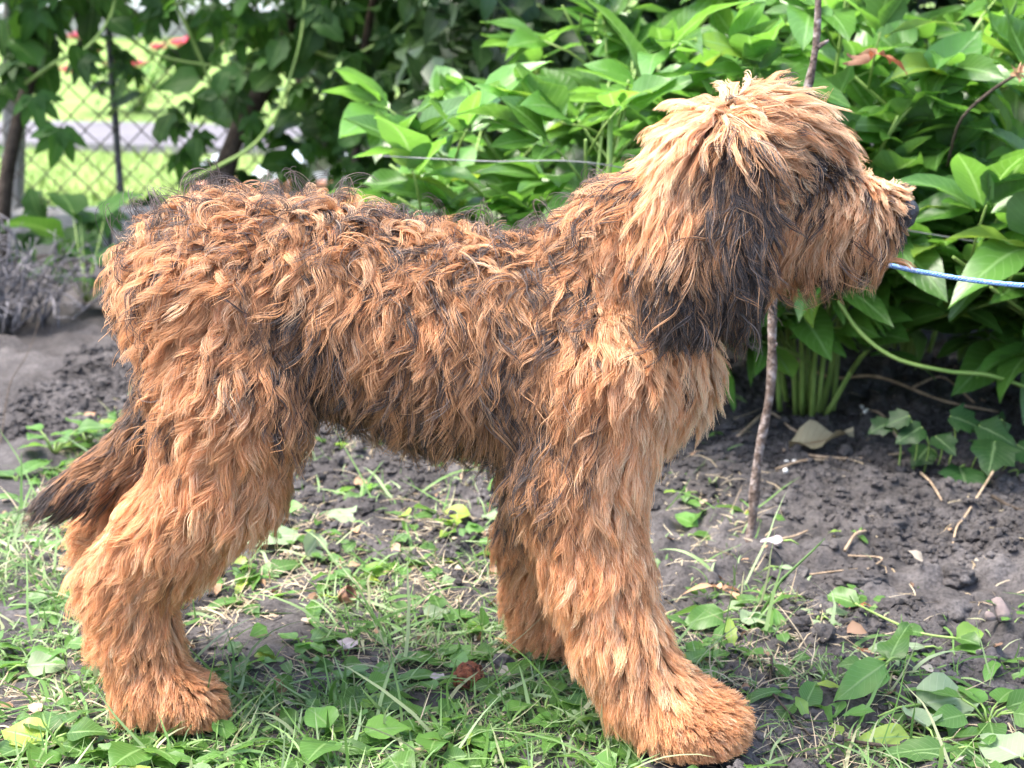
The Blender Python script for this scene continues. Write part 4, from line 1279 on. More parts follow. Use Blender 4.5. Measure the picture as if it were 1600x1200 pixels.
claw_m = simple_mat('claw_horn', [(0.3, (0.02, 0.017, 0.015)), (0.7, (0.06, 0.05, 0.045))], 80, 0.35, 0, 0.5)
claw_me = tube_mesh('claw', [(-.006, 0, .004), (.001, 0, .0035), (.006, 0, .001), (.009, 0, -.003)], [.0030, .0027, .0018, .0004], 7)
for (u, v, Y, yaw) in ((1150, 1152, 1.527, 0), (1126, 1166, 1.508, -15), (1084, 1168, 1.497, -35), (1156, 1134, 1.548, 10),
                       (326, 1120, 1.570, -15), (329, 1122, 1.589, 0), (336, 1108, 1.606, 8)):
    c_ = link('claw', claw_me, dog, claw_m); p_ = at(u, v, Y); p_.z = max(p_.z, .006); c_.location = p_; c_.rotation_euler = (0, 0, math.radians(yaw))
# ================================================================== GRASS, STRAW, SMALL WEEDS
def ribbon_stuff(name, n, lmin, lmax, wid, flat, chan, mat, label, power=1.0, seg=4):
    m = n * 5
    x = RNG.uniform(-.72, .80, m); y = 1.34 + 1.65 * RNG.random(m) ** 1.15
    c = cover(x, y)[:, chan]
    patch = vnoise(np.stack([x, y], -1), 11.0, 51 + chan) * .7 + vnoise(np.stack([x, y], -1), 30.0, 52) * .3
    k = RNG.random(m) < c ** power * np.clip(patch * 3.2 - 1.05, .04, 1)
    x, y = x[k][:n], y[k][:n]; n = len(x)
    z = hgt(x, y)
    L = lmin + (lmax - lmin) * RNG.random(n) ** 1.8
    az = RNG.uniform(0, 2 * np.pi, n)
    el = np.clip(RNG.normal(flat, .35, n), .03, 1.45)
    bend = RNG.normal(.9, .5, n) * np.where(RNG.random(n) < .85, 1, -.3)
    w = wid * RNG.uniform(.6, 1.4, n)
    p = np.stack([x, y, z - .002], 1)
    sd = np.stack([-np.sin(az), np.cos(az), np.zeros(n)], 1)
    tw = RNG.normal(0, .5, n)
    rows = []
    for i in range(seg + 1):
        t = i / seg
        ww = (w * (1 - t ** 2.2) + .0001)[:, None]
        d = sd * np.cos(tw)[:, None] + np.array([0, 0, 1.]) * np.sin(tw)[:, None]
        rows += [p - d * ww, p + d * ww]
        e = el - bend * t
        step = np.stack([np.cos(az) * np.cos(e), np.sin(az) * np.cos(e), np.sin(e)], 1) * (L / seg)[:, None]
        p = p + step
        p[:, 2] = np.maximum(p[:, 2], z + .002)
        az = az + RNG.normal(0, .12, n)
    V = np.stack(rows, 1)
    f = np.array([(2 * i, 2 * i + 1, 2 * i + 3, 2 * i + 2) for i in range(seg)])
    F = (f[None] + (np.arange(n) * V.shape[1])[:, None, None]).reshape(-1, 4)
    rnd = np.repeat(RNG.random(n)[:, None], V.shape[1], 1)
    A = np.stack([np.tile(np.linspace(0, 1, V.shape[1])[None], (n, 1)), np.full_like(rnd, .5), rnd], -1).reshape(-1, 3)
    o = link(name, mesh_np(name, V.reshape(-1, 3), F, True, {'leaf': A}), None, mat)
    tag(o, label, name, kind='stuff')
def blade_mat(name, stops, transl=.35, rough=.5):
    m, nt, out = new_mat(name); L = nt.links.new
    att = nt.nodes.new('ShaderNodeAttribute'); att.attribute_name = 'leaf'
    sep = nt.nodes.new('ShaderNodeSeparateColor'); L(att.outputs['Color'], sep.inputs[0])
    c = ramp(nt, sep.outputs[2], stops)
    b = nt.nodes.new('ShaderNodeBsdfPrincipled'); L(c, b.inputs['Base Color']); b.inputs['Roughness'].default_value = rough
    tr = nt.nodes.new('ShaderNodeBsdfTranslucent'); L(c, tr.inputs['Color'])
    mx = nt.nodes.new('ShaderNodeMixShader'); mx.inputs[0].default_value = transl
    L(b.outputs[0], mx.inputs[1]); L(tr.outputs[0], mx.inputs[2]); L(mx.outputs[0], out.inputs[0])
    return m
GRASS = blade_mat('grass_blade', [(0, (.07, .16, .025)), (.35, (.13, .25, .06)), (.6, (.20, .31, .11)), (.8, (.25, .34, .17)), (1, (.34, .33, .19))])
STRAW = blade_mat('straw', [(0, (.30, .23, .14)), (.5, (.36, .29, .19)), (.85, (.46, .40, .28)), (1, (.30, .22, .14))], .2, .6)
ribbon_stuff('grass', 10500, .010, .042, .0011, .75, 0, GRASS, 'short green grass around the paws of the dog')
ribbon_stuff('long_grass', 1500, .05, .15, .0019, .45, 0, GRASS, 'long loose grass blades lying through the short turf', 1.0, 7)
ribbon_stuff('dry_straw', 9500, .012, .075, .0007, .12, 2, STRAW, 'dry yellow straw and cut grass strewn over the ground')

# small weed leaves in loose rosettes
WV = [leaf_vf(L=.030, W=.020, droop=.25, fold=.25, wav=.08, rows=6, cols=3, shape='ovate', seed=2, teeth=.07), leaf_vf(L=.026, W=.025, droop=.2, fold=.2, wav=.06, rows=6, cols=5, shape='heart', seed=4),
      leaf_vf(L=.045, W=.016, droop=.45, fold=.3, wav=.08, rows=7, cols=3, shape='long', seed=5, teeth=.10), leaf_vf(L=.022, W=.017, droop=.1, fold=.1, wav=.05, rows=5, cols=3, shape='ovate', seed=6)]
m = 5200
x = RNG.uniform(-.72, .80, m); y = 1.34 + 1.6 * RNG.random(m)
c = cover(x, y)[:, 1]
k = RNG.random(m) < c * np.clip(vnoise(np.stack([x, y], -1), 14.0, 77) * 2.2 - .5, .05, 1)
x, y = x[k][:450], y[k][:450]; z = hgt(x, y)
bag = LeafBag(); r = random.Random(15)
for i in range(len(x)):
    kind = r.choice((0, 0, 1, 1, 2, 3)); nl = r.choice((1, 2, 3, 3, 4, 5)); a0 = r.uniform(0, 6.28); sc = r.uniform(.6, 1.25)
    for j in range(nl):
        a = a0 + 6.28 * j / max(nl, 1) + r.gauss(0, .3); e = r.uniform(.15, .8); pl = r.uniform(.004, .025)
        q = Vector((x[i], y[i], z[i])) + Vector((math.cos(a) * math.cos(e), math.sin(a) * math.cos(e), math.sin(e))) * pl
        d = (math.cos(a), math.sin(a), r.gauss(.1, .25))
        bag.add(WV[kind], frame(d, (r.gauss(0, .4), r.gauss(-.1, .4), 1)), q, sc * r.uniform(.75, 1.2), r.random())
tag(link('ground_weeds', bag.mesh('ground_weeds'), None, WEED), 'small green weed leaves scattered through the grass', 'weeds', kind='stuff')
# withered leaf scraps and soil-grey litter
m = 2600
x = RNG.uniform(-.75, .95, m); y = 1.34 + 1.9 * RNG.random(m); c = cover(x, y)[:, 2]
k = RNG.random(m) < c * .45; x, y = x[k][:420], y[k][:420]; z = hgt(x, y)
bag = LeafBag()
for i in range(len(x)):
    bag.add(WV[r.choice((0, 3))], frame((r.gauss(0, 1), r.gauss(0, 1), r.gauss(0, .3)), (r.gauss(0, .6), r.gauss(0, .6), 1)), (x[i], y[i], z[i] + .004), r.uniform(.3, .9), r.random())
LITTER = blade_mat('leaf_litter', [(0, (.14, .08, .05)), (.4, (.34, .20, .11)), (.7, (.32, .26, .20)), (1, (.38, .35, .28))], .1, .7)
tag(link('leaf_litter', bag.mesh('leaf_litter'), None, LITTER), 'brown and pale scraps of withered leaves on the ground', 'litter', kind='stuff')
# ================================================================== SINGLE PLANTS AND FALLEN LEAVES
def gz(p):
    return float(hgt(np.array([p.x]), np.array([p.y]))[0])
def gpt(u, v, dz=0.0):
    p = ground_at(u, v); p.z = gz(p) + dz; return p
def fallen(name, label, u, v, L, W, az, mat, up=(0, -.25, 1), cat='leaf', shape='ovate', seed=0, droop=.15, fold=.15, wav=.09, teeth=.012, dz=.012, pitch=.05, stalk=.02):
    p = gpt(u, v, dz)
    o = empty(name, p); tag(o, label, cat)
    a = math.radians(az); d = Vector((math.cos(a), math.sin(a), pitch))
    R = frame(d, up)
    lf = link('blade', leaf_mesh('blade', L=L, W=W, droop=droop, fold=fold, wav=wav, rows=9, cols=5, shape=shape, seed=seed, teeth=teeth), o, mat)
    place(lf, R, -Vector(d).normalized() * L * .5)
    if stalk:
        q = -Vector(d).normalized() * L * .5
        link('stalk', tube_mesh('stalk', [q, q - d * stalk * .5 + Vector((0, 0, .002)), q - d * stalk - Vector((0, 0, .003))], [.0015, .0013, .001], 5), o, stem_m)
    return o
BROWNLEAF = leaf_mat('brown_leaf', (0.40, 0.24, 0.14), (0.45, 0.30, 0.2), (0.5, 0.36, 0.24), 0.15, 0.7, 0.2, 0.2)
GREYLEAF = leaf_mat('grey_leaf', (0.34, 0.29, 0.30), (0.4, 0.35, 0.36), (0.45, 0.4, 0.4), 0.1, 0.7, 0.2, 0.2)
fallen('fallen_leaf', 'large pale veined leaf lying underside up beside the near hind leg', 428, 852, .085, .062, 25, PALE, seed=3, wav=.05)
fallen('fallen_leaf', 'pale leaf carrying a brown curled scrap, on the soil under the belly', 540, 806, .070, .050, 160, PALE, seed=4)
fallen('fallen_leaf', 'folded pale green leaf standing beside the large veined leaf', 492, 868, .055, .042, 70, PALE, up=(.8, -.6, .6), seed=5, fold=.6, pitch=.3)
fallen('fallen_leaf', 'small whitish leaf on the grass, between the hind and front legs', 685, 968, .040, .024, 40, PALE, up=(0, -.5, 1), seed=6)
fallen('fallen_leaf', 'pale rounded leaf on bare soil just left of the far front leg', 765, 812, .026, .024, 130, PALE, seed=7, shape='heart')
fallen('fallen_leaf', 'wilted whitish leaf at the picture edge below the heart-shaped leaf', 72, 1040, .042, .034, 10, PALE, up=(0, -.6, 1), seed=8)
fallen('fallen_leaf', 'grey dried leaf with a notch in the grass ahead of the hind paw', 546, 1012, .030, .026, 60, GREYLEAF, seed=9, dz=.010)
fallen('fallen_leaf', 'lilac grey dead leaf in the soil behind the near front paw', 1205, 873, .030, .018, 170, GREYLEAF, seed=10)
fallen('fallen_leaf', 'yellowish white petal-like leaf on the soil right of the grass blade', 1230, 890, .022, .010, 0, PALE, seed=11)
fallen('fallen_leaf', 'large pale wilted leaf with crossing stalk in the green heap', 1490, 1095, .085, .060, 20, PALE, up=(-.2, -.6, 1), seed=12, dz=.02, wav=.14, stalk=.05)
fallen('fallen_leaf', 'drooping bright green leaf leading the heap of cut weeds', 1345, 1085, .075, .040, 215, WEED, up=(.2, -.6, 1), seed=13, dz=.03, pitch=-.25)
fallen('fallen_leaf', 'upright crumpled green leaf at the top of the cut weeds', 1400, 1045, .065, .036, 60, WEED, up=(-.6, -.6, .5), seed=14, dz=.03, pitch=.5, wav=.16)
fallen('fallen_leaf', 'toothed dark green leaf lying flat below the heap of cut weeds', 1440, 1178, .075, .028, 185, WEED, up=(0, -.4, 1), seed=15, teeth=.14, shape='long')
fallen('fallen_leaf', 'pale leaf in the corner below the heap of cut weeds', 1560, 1165, .060, .045, 120, PALE, up=(-.3, -.5, 1), seed=16, dz=.014)
fallen('fallen_leaf', 'crumpled pale leaf between the two big leaves of the heap', 1432, 1120, .05, .042, 100, PALE, up=(.3, -.6, .8), seed=17, dz=.02, fold=.5)
fallen('fallen_leaf', 'long oval pale leaf lying above the heap of cut weeds', 1400, 1010, .065, .020, 175, PALE, seed=18, shape='long')
fallen('fallen_leaf', 'torn bright green leaf beside the near front leg on the soil', 1098, 968, .055, .036, 200, WEED, up=(0, -.7, 1), seed=19, dz=.016, pitch=-.1)
fallen('fallen_leaf', 'narrow toothed green leaf standing up in front of the paw', 1142, 1005, .045, .014, 88, WEED, up=(0, -1, .25), seed=20, dz=.022, pitch=.9, shape='long', teeth=.15)
fallen('fallen_leaf', 'pale grey-green leaf on the soil where the long grass blade begins', 1180, 962, .04, .03, 20, PALE, seed=21)
fallen('fallen_leaf', 'brown dry leaf scrap on the soil left of the tail', 145, 652, .03, .014, 0, BROWNLEAF, seed=22)
fallen('fallen_leaf', 'small dull brown leaf in the grass beside the pitted nut', 685, 1065, .024, .016, 70, GREYLEAF, seed=23)
r = random.Random(8)
def weed(label, u, v, specs, mat=WEED, cat='weed'):
    return rosette('weed_plant', label, cat, gpt(u, v, 0), specs, mat)
def H(L, W=None, shape='heart', **k):
    d = dict(L=L, W=W or L, droop=.2, fold=.18, wav=.05, rows=8, cols=5, shape=shape, seed=r.randrange(99)); d.update(k); return d
weed('violet plant with one round heart-shaped leaf beside the near hind hock', 92, 1010, [(260, 45, .018, H(.040), 0), (180, 30, .02, H(.022), 20), (20, 25, .02, H(.02), -20)])
weed('weed with three broad smooth leaves in the turf ahead of the hind paw', 530, 1168, [(250, 40, .03, H(.05, .042, 'ovate'), 0), (10, 35, .03, H(.048, .04, 'ovate'), 10), (130, 50, .025, H(.042, .036, 'ovate'), -15)])
weed('weed with a single upright round leaf below the pitted nut', 682, 1172, [(265, 55, .02, H(.036, .034, 'ovate'), 0), (60, 40, .015, H(.02), 0)])
weed('low weed with oblong wavy leaves in the turf left of the pitted nut', 600, 1065, [(20, 25, .01, H(.06, .026, 'long', teeth=.1), 0), (160, 30, .01, H(.05, .024, 'long', teeth=.1), 0), (95, 40, .01, H(.04, .024, 'ovate'), 0), (300, 30, .01, H(.035, .02, 'ovate'), 0)])
weed('lime green toothed weed leaf growing just ahead of the hind leg', 470, 1005, [(15, 30, .012, H(.052, .034, 'ovate', teeth=.1), 0), (320, 25, .01, H(.035, .022, 'ovate', teeth=.1), 0), (140, 30, .01, H(.03, .02, 'ovate'), 0)])
weed('pair of upright lime leaves behind the pitted nut', 752, 985, [(80, 65, .006, H(.04, .02, 'ovate'), 60), (230, 50, .006, H(.03, .02, 'ovate'), 40)])
weed('green weed with lobed leaves between pitted nut and front legs', 690, 1035, [(10, 30, .01, H(.05, .032, 'ovate', teeth=.08), 0), (170, 25, .012, H(.048, .03, 'ovate', teeth=.08), 0), (80, 40, .01, H(.036, .026, 'ovate'), 0)])
weed('lime seedling with two broad leaves on bare soil near the stake', 1072, 832, [(350, 35, .012, H(.045, .030, 'ovate', droop=.5), 0), (175, 25, .01, H(.022, .016, 'ovate'), 0), (280, 10, .008, H(.025, .02, 'ovate'), 0)])
weed('sprig of pale wilted leaflets on soil beyond the front paw', 1282, 962, [(20, 25, .01, H(.035, .026, 'ovate'), 0), (140, 20, .012, H(.035, .024, 'ovate'), 10), (230, 10, .01, H(.03, .022, 'ovate'), 0), (320, 10, .012, H(.026, .02, 'ovate'), 0)], PALE)
weed('cluster of leafy weeds on the soil behind the tail tip', 85, 705, [(k * 51, r.uniform(20, 55), r.uniform(.02, .06), H(r.uniform(.028, .045), None, 'ovate'), r.gauss(0, 15)) for k in range(9)])
weed('low pale-green weeds between the tail and the bare soil', 135, 690, [(k * 60, r.uniform(20, 50), r.uniform(.02, .05), H(r.uniform(.025, .04), None, 'heart'), r.gauss(0, 15)) for k in range(7)])
weed('broad dull green dock leaf in the grass under the tail', 25, 745, [(70, 40, .01, H(.085, .04, 'ovate'), 0), (150, 35, .01, H(.05, .03, 'ovate'), 0)])
weed('leafy weed in the grass corner below the hind paw', 75, 1160, [(k * 55, r.uniform(20, 50), r.uniform(.01, .03), H(r.uniform(.03, .05), None, 'ovate'), r.gauss(0, 15)) for k in range(7)])
weed('clump of green weeds right below the near hind paw', 235, 1172, [(k * 62, r.uniform(20, 50), r.uniform(.01, .03), H(r.uniform(.03, .048), None, 'ovate', teeth=.08), r.gauss(0, 15)) for k in range(6)])
weed('fresh green weed leaves in the turf below the front leg', 850, 1110, [(k * 70, r.uniform(20, 50), r.uniform(.01, .02), H(r.uniform(.03, .046), .026, 'long'), r.gauss(0, 15)) for k in range(6)])
weed('pair of curled green leaves in the straw beside the brown nutshell', 560, 905, [(20, 45, .012, H(.04, .03, 'ovate'), 20), (200, 40, .01, H(.04, .022, 'ovate'), 0), (280, 30, .01, H(.03, .02, 'ovate'), 0)])
weed('green weed in the heap of cut stems at the corner', 1545, 1110, [(k * 52, r.uniform(15, 50), r.uniform(.015, .04), H(r.uniform(.035, .06), .03, 'ovate'), r.gauss(0, 25)) for k in range(8)])
weed('wilting green weed in the middle of the cut heap', 1470, 1140, [(k * 47, r.uniform(10, 45), r.uniform(.015, .04), H(r.uniform(.035, .06), .03, 'ovate'), r.gauss(0, 25)) for k in range(8)])

# sprig with leaf pairs and a long stem
sp = empty('leafy_sprig', gpt(1400, 985, .01)); tag(sp, 'cut sprig with dark round leaves at both ends of its stem', 'sprig')
P = [gpt(u, v, .012) - sp.location for u, v in ((1335, 962), (1385, 972), (1440, 995), (1500, 1003))]
link('stem', tube_mesh('stem', spline(P, 14), .0016, 6), sp, stem_m)
for (p, az, L_) in ((P[0], 150, .036), (P[0], 60, .026), (P[3], 30, .034), (P[2], 170, .022), (P[3], 300, .028)):
    a = math.radians(az); lf = link('leaf', leaf_mesh('leaf', L=L_, W=L_ * .85, droop=.2, fold=.4, wav=.08, rows=7, cols=5, shape='heart', seed=int(az)), sp, WEED)
    place(lf, frame((math.cos(a), math.sin(a), .25), (0, -.6, 1)), p)

# long single grass blade leaning over the soil
b0 = gpt(1180, 960, 0)
gb = link('grass_blade', mesh_np('grass_blade', *(lambda V, F: (V, F))(*tube_vf([b0 + Vector((.0, .0, 0)), b0 + Vector((.035, .03, .045)), b0 + Vector((.075, .05, .075)), b0 + Vector((.092, .06, .088))], [.002, .0019, .0014, .0005], 5))), None, GRASS)
tag(gb, 'single long grass blade slanting up from the soil beyond the paw', 'grass blade')

# ------------------------------------------------------------------ nuts, husks, stones, berries
def lump(name, label, cat, u, v, rad, mat, seed, rough=.25, freq=3.0, dz=.6, cut=None):
    V, F = ico2(3)
    V = V * (1 + rough * (vnoise(V + seed, freq, seed) - .5) * 2)[:, None]
    if cut is not None:
        V[:, 2] = np.where(V[:, 2] > cut, cut - (V[:, 2] - cut) * 1.2, V[:, 2])
    V = V * np.array(rad)
    o = link(name, mesh_np(name, V, F), None, mat)
    o.location = gpt(u, v, rad[2] * dz); tag(o, label, cat); return o
NUT = simple_mat('pitted_nut', [(0.38, (0.04, 0.02, 0.015)), (0.5, (0.22, 0.07, 0.035)), (0.7, (0.34, 0.12, 0.06))], 150, 0.7, 1.0, 0.3, 150)
SHELL = simple_mat('brown_shell', [(0.3, (0.14, 0.07, 0.045)), (0.7, (0.32, 0.17, 0.11))], 40, 0.45, 0.3)
lump('old_nut', 'round reddish brown pitted nut lying in the turf', 'nut', 733, 1065, (.0165, .016, .016), NUT, 4, .28, 6.0)
s = lump('nutshell', 'brown half nutshell tilted in the straw ahead of the hind leg', 'nutshell', 545, 942, (.011, .012, .015), SHELL, 6, .06, 2.0, .7, .35); s.rotation_euler = (.5, .9, .3)
CLAY = simple_mat('pinkish_clay', [(0.3, (0.13, 0.10, 0.095)), (0.7, (0.21, 0.17, 0.16))], 30, 0.85, 0.4)
cl = empty('clay_fragment', gpt(1563, 985, .008)); tag(cl, 'pinkish broken clay pipe piece standing in the soil at the picture edge', 'clay fragment')
V, F = tube_vf([(.004, -.004, -.012), (.002, .004, .002), (-.001, .012, .012), (-.003, .018, .019), (-.0035, .0185, .0192)], [.0085, .0082, .0072, .0058, .0030], 7)
link('tube', mesh_np('tube', V, F), cl, CLAY)
V, F = tube_vf([(-.010, 0, -.012), (-.013, .002, -.002), (-.0145, .003, .003)], [.007, .005, .002], 8)
link('chip', mesh_np('chip', V, F), cl, CLAY); cl.scale = (1.1, .8, .7)
HUSK = leaf_mat('dry_husk', (0.22, 0.09, 0.045), (0.20, 0.11, 0.07), (0.24, 0.13, 0.08), 0.2, 0.7, 0.25, 0.2)
rosette('dry_bract', 'small orange brown dry flower bract on the soil', 'bract', gpt(1335, 942, .004), [(k * 60, r.uniform(15, 60), .002, dict(L=.018, W=.010, droop=.3, fold=.5, wav=.1, rows=5, cols=3, shape='ovate', seed=k), 0) for k in range(6)], HUSK, False)
rosette('dry_bract', 'brown dry bract caught in the stems above the cut heap', 'bract', gpt(1350, 1012, .004), [(k * 75, r.uniform(15, 60), .002, dict(L=.014, W=.009, droop=.3, fold=.5, wav=.1, rows=5, cols=3, shape='ovate', seed=k), 0) for k in range(5)], HUSK, False)
hk = rosette('curled_husk', 'curled yellow and brown seed husk on the soil before the stake', 'husk', gpt(1125, 925, .008), [(200, 60, .004, dict(L=.045, W=.012, droop=.5, fold=.4, wav=.1, rows=7, cols=3, shape='long', seed=2), 0), (20, 30, .004, dict(L=.035, W=.014, droop=.9, fold=.5, wav=.2, rows=7, cols=3, shape='long', seed=3), 0), (330, 10, .004, dict(L=.04, W=.010, droop=.8, fold=.6, wav=.2, rows=7, cols=3, shape='long', seed=5), 0), (100, 20, .004, dict(L=.025, W=.012, droop=.4, fold=.3, wav=.2, rows=7, cols=3, shape='ovate', seed=8), 0)], BROWNLEAF, False)
# crumpled dead leaf under the peonies
dl = empty('crumpled_leaf', gpt(1295, 700, .012)); tag(dl, 'crumpled pale brown dead leaf lying under the peony', 'leaf')
DEAD = leaf_mat('dead_leaf', (0.30, 0.265, 0.175), (0.28, 0.24, 0.15), (0.17, 0.12, 0.07), 0.15, 0.75, 0.2, 0.2)
place(link('blade', leaf_mesh('blade', L=.110, W=.060, droop=-.12, fold=.55, wav=.20, rows=13, cols=7, shape='ovate', seed=6, teeth=.05), dl, DEAD), frame((1, .15, .1), (0, -.15, 1)), (-.065, 0, .004))
link('stalk', tube_mesh('stalk', spline([(-.074, 0, 0), (-.02, -.025, -.004), (.05, -.03, -.006), (.12, -.01, -.002)], 10), .0028, 6), dl, twig_m)
# white berry sprigs
BERRY = simple_mat('white_berry', [(0.3, (0.62, 0.60, 0.56)), (0.7, (0.76, 0.74, 0.70))], 50, 0.35, 0, 0.5)
def berries(label, pts, stem):
    o = empty('berry_sprig', gpt(*stem[0])); tag(o, label, 'berries')
    P = [gpt(u, v, .006 + h) - o.location for (u, v, h) in [(a, b, 0) if len((a, b)) == 2 else 0 for a, b in stem]]
    link('stem', tube_mesh('stem', spline(P, 8), .0022, 6), o, twig_m)
    me = ellipsoid_mesh('berry', (.0044, .0044, .0042), 12, 8)
    for (u, v) in pts:
        b = link('berry', me, o, BERRY); b.location = gpt(u, v, .004) - o.location
berries('sprig of white berries beside the stake at the edge of the shade', [(1229, 712), (1241, 714), (1209, 730), (1221, 731), (1246, 730), (1232, 728), (1227, 742)], [(1212, 722), (1260, 722), (1318, 710)])
berries('sprig of white berries deeper in the shade under the peony', [(1347, 627), (1355, 633), (1344, 641), (1352, 650), (1358, 640)], [(1343, 634), (1375, 655), (1405, 674)])
# ivy
ivy = empty('ivy_plant', gpt(1500, 740)); tag(ivy, 'ivy with dark veined leaves spreading over the soil below the peony', 'ivy')
IVM = [leaf_mesh('ivy_leaf', L=.060, W=.062, droop=.2, fold=.12, wav=.05, rows=7, cols=5, shape='ivy', seed=k) for k in range(3)]
for i, (u, v, h, s_, az) in enumerate([(1440, 668, .07, .9, 200), (1462, 682, .05, .8, 300), (1485, 650, .08, 1.0, 20), (1500, 730, .045, 1.35, 270), (1530, 665, .08, 1.1, 330), (1555, 690, .075, 1.4, 250), (1590, 695, .07, 1.2, 320),
                                (1450, 700, .035, .9, 230), (1590, 745, .05, 1.0, 340), (1565, 655, .08, .9, 80), (1420, 650, .05, .7, 150), (1540, 745, .03, .8, 290), (1620, 660, .08, 1.1, 20), (1390, 660, .04, .7, 190), (1640, 720, .07, 1.2, 300)]):
    p = at(u, v, gpt(1500, 740).y - .02 + .012 * ((i * 7) % 5)) - ivy.location
    a = math.radians(az)
    lf = link('leaf', IVM[i % 3], ivy, IVY); place(lf, frame((math.cos(a), math.sin(a) * .6 - .4, -.25), (0, -.75, 1)), p, s_)
    g = Vector((p.x * .8, p.y * .6 + .02, 0))
    link('stalk', tube_mesh('stalk', spline([g, (g + p) / 2 + Vector((.01, 0, .01)), p], 7), .0014, 5), ivy, stem_m)

# ------------------------------------------------------------------ twigs
def twig(label, pts, rad, mat=twig_m, name='twig'):
    P = [at(*p) if len(p) == 3 and p[2] > .5 else gpt(p[0], p[1], p[2]) for p in pts]
    o = link(name, tube_mesh(name, spline(P, 5 * len(P)), [rad * (1 - .4 * i / (5 * len(P))) * (1 + .12 * math.sin(i * 2.1)) for i in range(5 * len(P))], 6), None, mat)
    tag(o, label, 'twig'); return o
twig('bent brown twig resting on the ivy', [(1425, 648, .06), (1470, 632, .075), (1520, 660, .06)], .0026)
twig('long tan twig slanting down from the ivy to the open soil', [(1560, 755, .03), (1510, 805, .015), (1495, 830, .008), (1488, 855, .004)], .0022)
twig('short tan stick on the soil under the single ivy leaf', [(1438, 748, .012), (1455, 765, .008), (1472, 780, .006)], .0022)
twig('dark stick lying in the soil below the ivy at the picture edge', [(1550, 775, .01), (1580, 795, .008), (1615, 800, .008)], .003, bark_m)
twig('thin pale stick across the soil right of the stake foot', [(1215, 840, .006), (1240, 838, .006), (1262, 836, .006)], .0022)
twig('short grey stick on the soil between stake and clods', [(1320, 862, .006), (1336, 852, .008), (1353, 843, .006)], .0025)
twig('forked pale twig on the soil above the orange bract', [(1325, 868, .006), (1378, 872, .008), (1350, 894, .005)], .0014)
twig('pale straw stem lying across the soil beside the grass blade', [(1265, 893, .006), (1300, 895, .006), (1340, 893, .006)], .0014)
twig('long brown branch lying in the dark under the peony', [(1210, 560, .03), (1290, 610, .03), (1370, 625, .03), (1470, 640, .03), (1560, 640, .02)], .0035)
twig('brown twig along the edge of the shade beside the stake', [(1150, 690, .01), (1200, 650, .012), (1240, 668, .01), (1290, 690, .01)], .003)
twig('dark upright dry stem standing ahead of the near front paw', [(1204, 1062, .0), (1205, 1040, .014), (1206, 1085, .03)], .0014, bark_m)
twig('dark forked stem lying ahead of the front paw', [(1208, 1090, .01), (1240, 1115, .008), (1268, 1140, .006)], .0016, bark_m)
twig('long dark stick lying under the cut heap', [(1320, 1155, .012), (1400, 1168, .016), (1480, 1160, .016), (1530, 1150, .016)], .0022, bark_m)
twig('thin dark stalk rising from the weeds behind the tail', [(0, 690, .0), (18, 640, .04), (45, 600, .06), (65, 558, .08)], .0013, bark_m)

# ------------------------------------------------------------------ stake, wire, stub
BARK = simple_mat('stake_bark', [(0.34, (0.075, 0.052, 0.042)), (0.5, (0.16, 0.12, 0.10)), (0.64, (0.34, 0.29, 0.27))], 85, 0.9, 0.9, 0.2, 140)
foot = gpt(1165, 850, -.02)
top = at(1285, -80, foot.y + .03)
ptsS = []
for i in range(40):
    t = i / 39
    p = foot.lerp(top, t); p.x += .004 * math.sin(t * 9) + .003 * math.sin(t * 23 + 1); p.y += .003 * math.sin(t * 14)
    ptsS.append(p - foot)
rad = [.0068 * (1 - .38 * i / 39) * (1 + .10 * math.sin(i * 1.7) + (.22 if i % 9 == 4 else 0)) for i in range(40)]
stake = empty('wooden_stake', foot); tag(stake, 'thin bark-covered wooden stake leaning behind the head of the dog', 'stake')
link('shaft', tube_mesh('shaft', ptsS, rad, 9), stake, BARK)
for (i, dx, dz) in ((33, .016, .010), (22, -.006, .006), (14, .006, .007), (27, .007, .006), (36, .018, .012), (9, .005, .006)):
    p = ptsS[i]
    link('knot', tube_mesh('knot', [p, p + Vector((dx * .6, -.002, dz * .6)), p + Vector((dx, -.003, dz))], [.0042, .003, .0014], 6), stake, BARK)
WIRE = simple_mat('grey_wire', [(0.3, (0.12, 0.12, 0.125)), (0.7, (0.22, 0.22, 0.23))], 20, 0.4, 0, 0.6)
w = link('support_wire', tube_mesh('support_wire', spline([at(600, 244, 2.52), at(760, 252, 2.46), at(950, 258, 2.42), at(1240, 330, 2.42), at(1430, 362, 2.45), at(1580, 385, 2.48), at(1750, 400, 2.5)], 40), .0009, 6), None, WIRE)
tag(w, 'thin grey wire stretched through the peonies behind the dog', 'wire')
stub = link('cut_stem', tube_mesh('cut_stem', [at(951, 330, 2.45), at(952, 260, 2.45), at(954, 187, 2.45)], [.0045, .0042, .004], 8), None, stem_m)
tag(stub, 'cut green stem with a dark dry top behind the neck', 'stem')
# arching bare peony stem low on the right
arch = link('arching_stem', tube_mesh('arching_stem', spline([at(1310, 470, 2.55), at(1345, 520, 2.53), at(1400, 560, 2.5), at(1480, 580, 2.5), at(1560, 590, 2.52), at(1680, 640, 2.6), at(1760, 700, 2.7)], 30), .0032, 8), None, stem_m)
tag(arch, 'long bare green stem arching low under the peony leaves', 'stem')
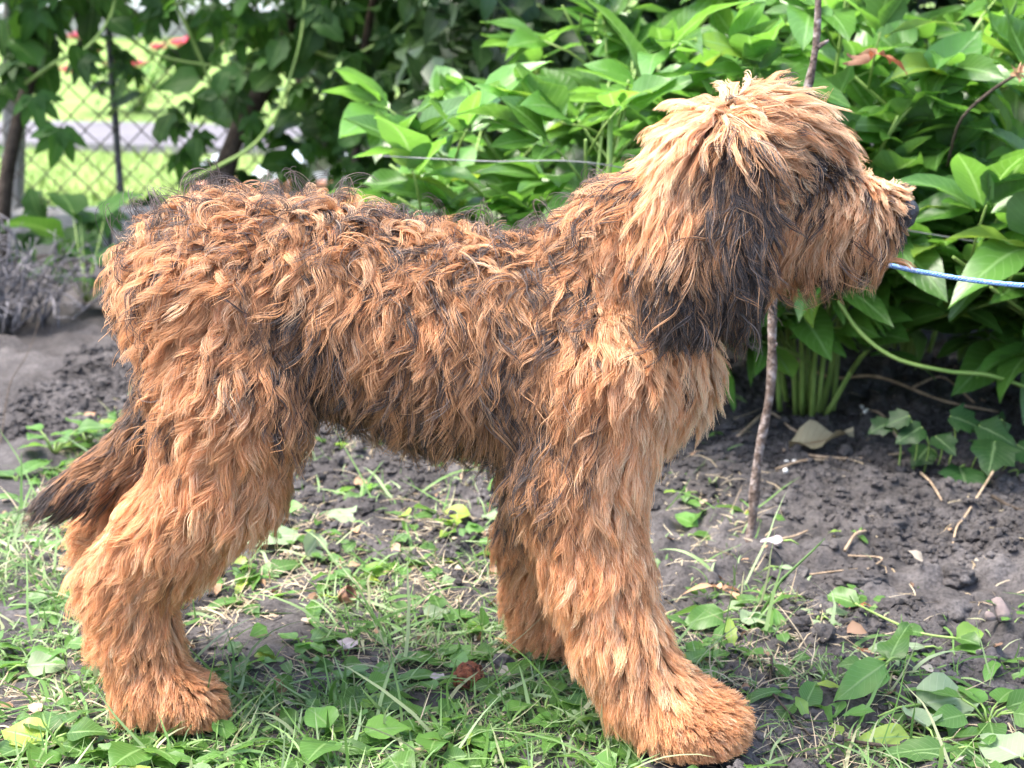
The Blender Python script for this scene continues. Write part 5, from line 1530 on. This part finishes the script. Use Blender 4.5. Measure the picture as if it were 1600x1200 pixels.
# withered flowers in the peony
wf = rosette('withered_flower', 'brown withered bloom hanging among the peony leaves beside the stake', 'flower', at(1372, 80, 2.46), [(k * 50, -60 + 20 * (k % 3), .004, dict(L=.05, W=.014, droop=.2, fold=.6, wav=.2, rows=7, cols=3, shape='long', seed=k), 40 * k) for k in range(6)], HUSK, False)
sf_ = empty('seed_head', at(1590, 115, 2.40)); tag(sf_, 'dry round seed head on a dark stalk above the peony leaves', 'seed head')
for k in range(7):
    a = k * .9; lf = link('bract', leaf_mesh('bract', L=.016, W=.010, droop=-.4, fold=.5, wav=.1, rows=5, cols=3, shape='ovate', seed=k), sf_, BROWNLEAF); place(lf, frame((math.cos(a), -.3 + .2 * math.sin(a), math.sin(a)), (.5, -.3, .8)), (0, 0, 0))
link('stalk', tube_mesh('stalk', spline([Vector((0, 0, 0)), at(1545, 145, 2.43) - sf_.location, at(1500, 190, 2.46) - sf_.location, at(1480, 260, 2.55) - sf_.location], 12), .0024, 6), sf_, bark_m)

# ------------------------------------------------------------------ leash
ROPE = simple_mat('blue_cord', [(0.35, (0.045, 0.14, 0.42)), (0.5, (0.10, 0.26, 0.60)), (0.66, (0.30, 0.46, 0.74))], 420, 0.55, 0.2, 0.4)
ROPE2 = simple_mat('light_blue_cord', [(0.35, (0.16, 0.32, 0.62)), (0.66, (0.40, 0.55, 0.78))], 420, 0.55, 0.2, 0.4)
cl_pts = spline([at(1180, 425, 1.66), at(1270, 420, 1.70), at(1340, 410, 1.70), at(1385, 414, 1.69), at(1440, 425, 1.68), at(1520, 438, 1.665), at(1600, 446, 1.65), at(1720, 452, 1.63), at(1900, 440, 1.6), at(2150, 380, 1.55)], 420)
leash = empty('leash', cl_pts[0]); tag(leash, 'blue braided cord leash stretching from the chin of the dog', 'leash')
rope_core = tube_mesh('core', [Vector(p - cl_pts[0]) for p in cl_pts[::4]], .0022, 8)
link('core', rope_core, leash, ROPE)
tang = [Vector(cl_pts[min(i + 1, 419)] - cl_pts[max(i - 1, 0)]).normalized() for i in range(420)]
for sgn in (1, -1):
    mb = MB()
    for k in range(4):
        pts = []
        for i in range(420):
            a = sgn * i * .55 + k * math.pi / 2
            n1 = tang[i].cross(Vector((0, 0, 1))).normalized(); n2 = tang[i].cross(n1)
            rr_ = .0021 + .0003 * math.cos(2 * a)
            pts.append(Vector(cl_pts[i] - cl_pts[0]) + (n1 * math.cos(a) + n2 * math.sin(a)) * rr_)
        mb.add(*tube_vf(pts, .0009, 4))
    link('braid', mb.mesh('braid'), leash, ROPE if sgn > 0 else ROPE2)
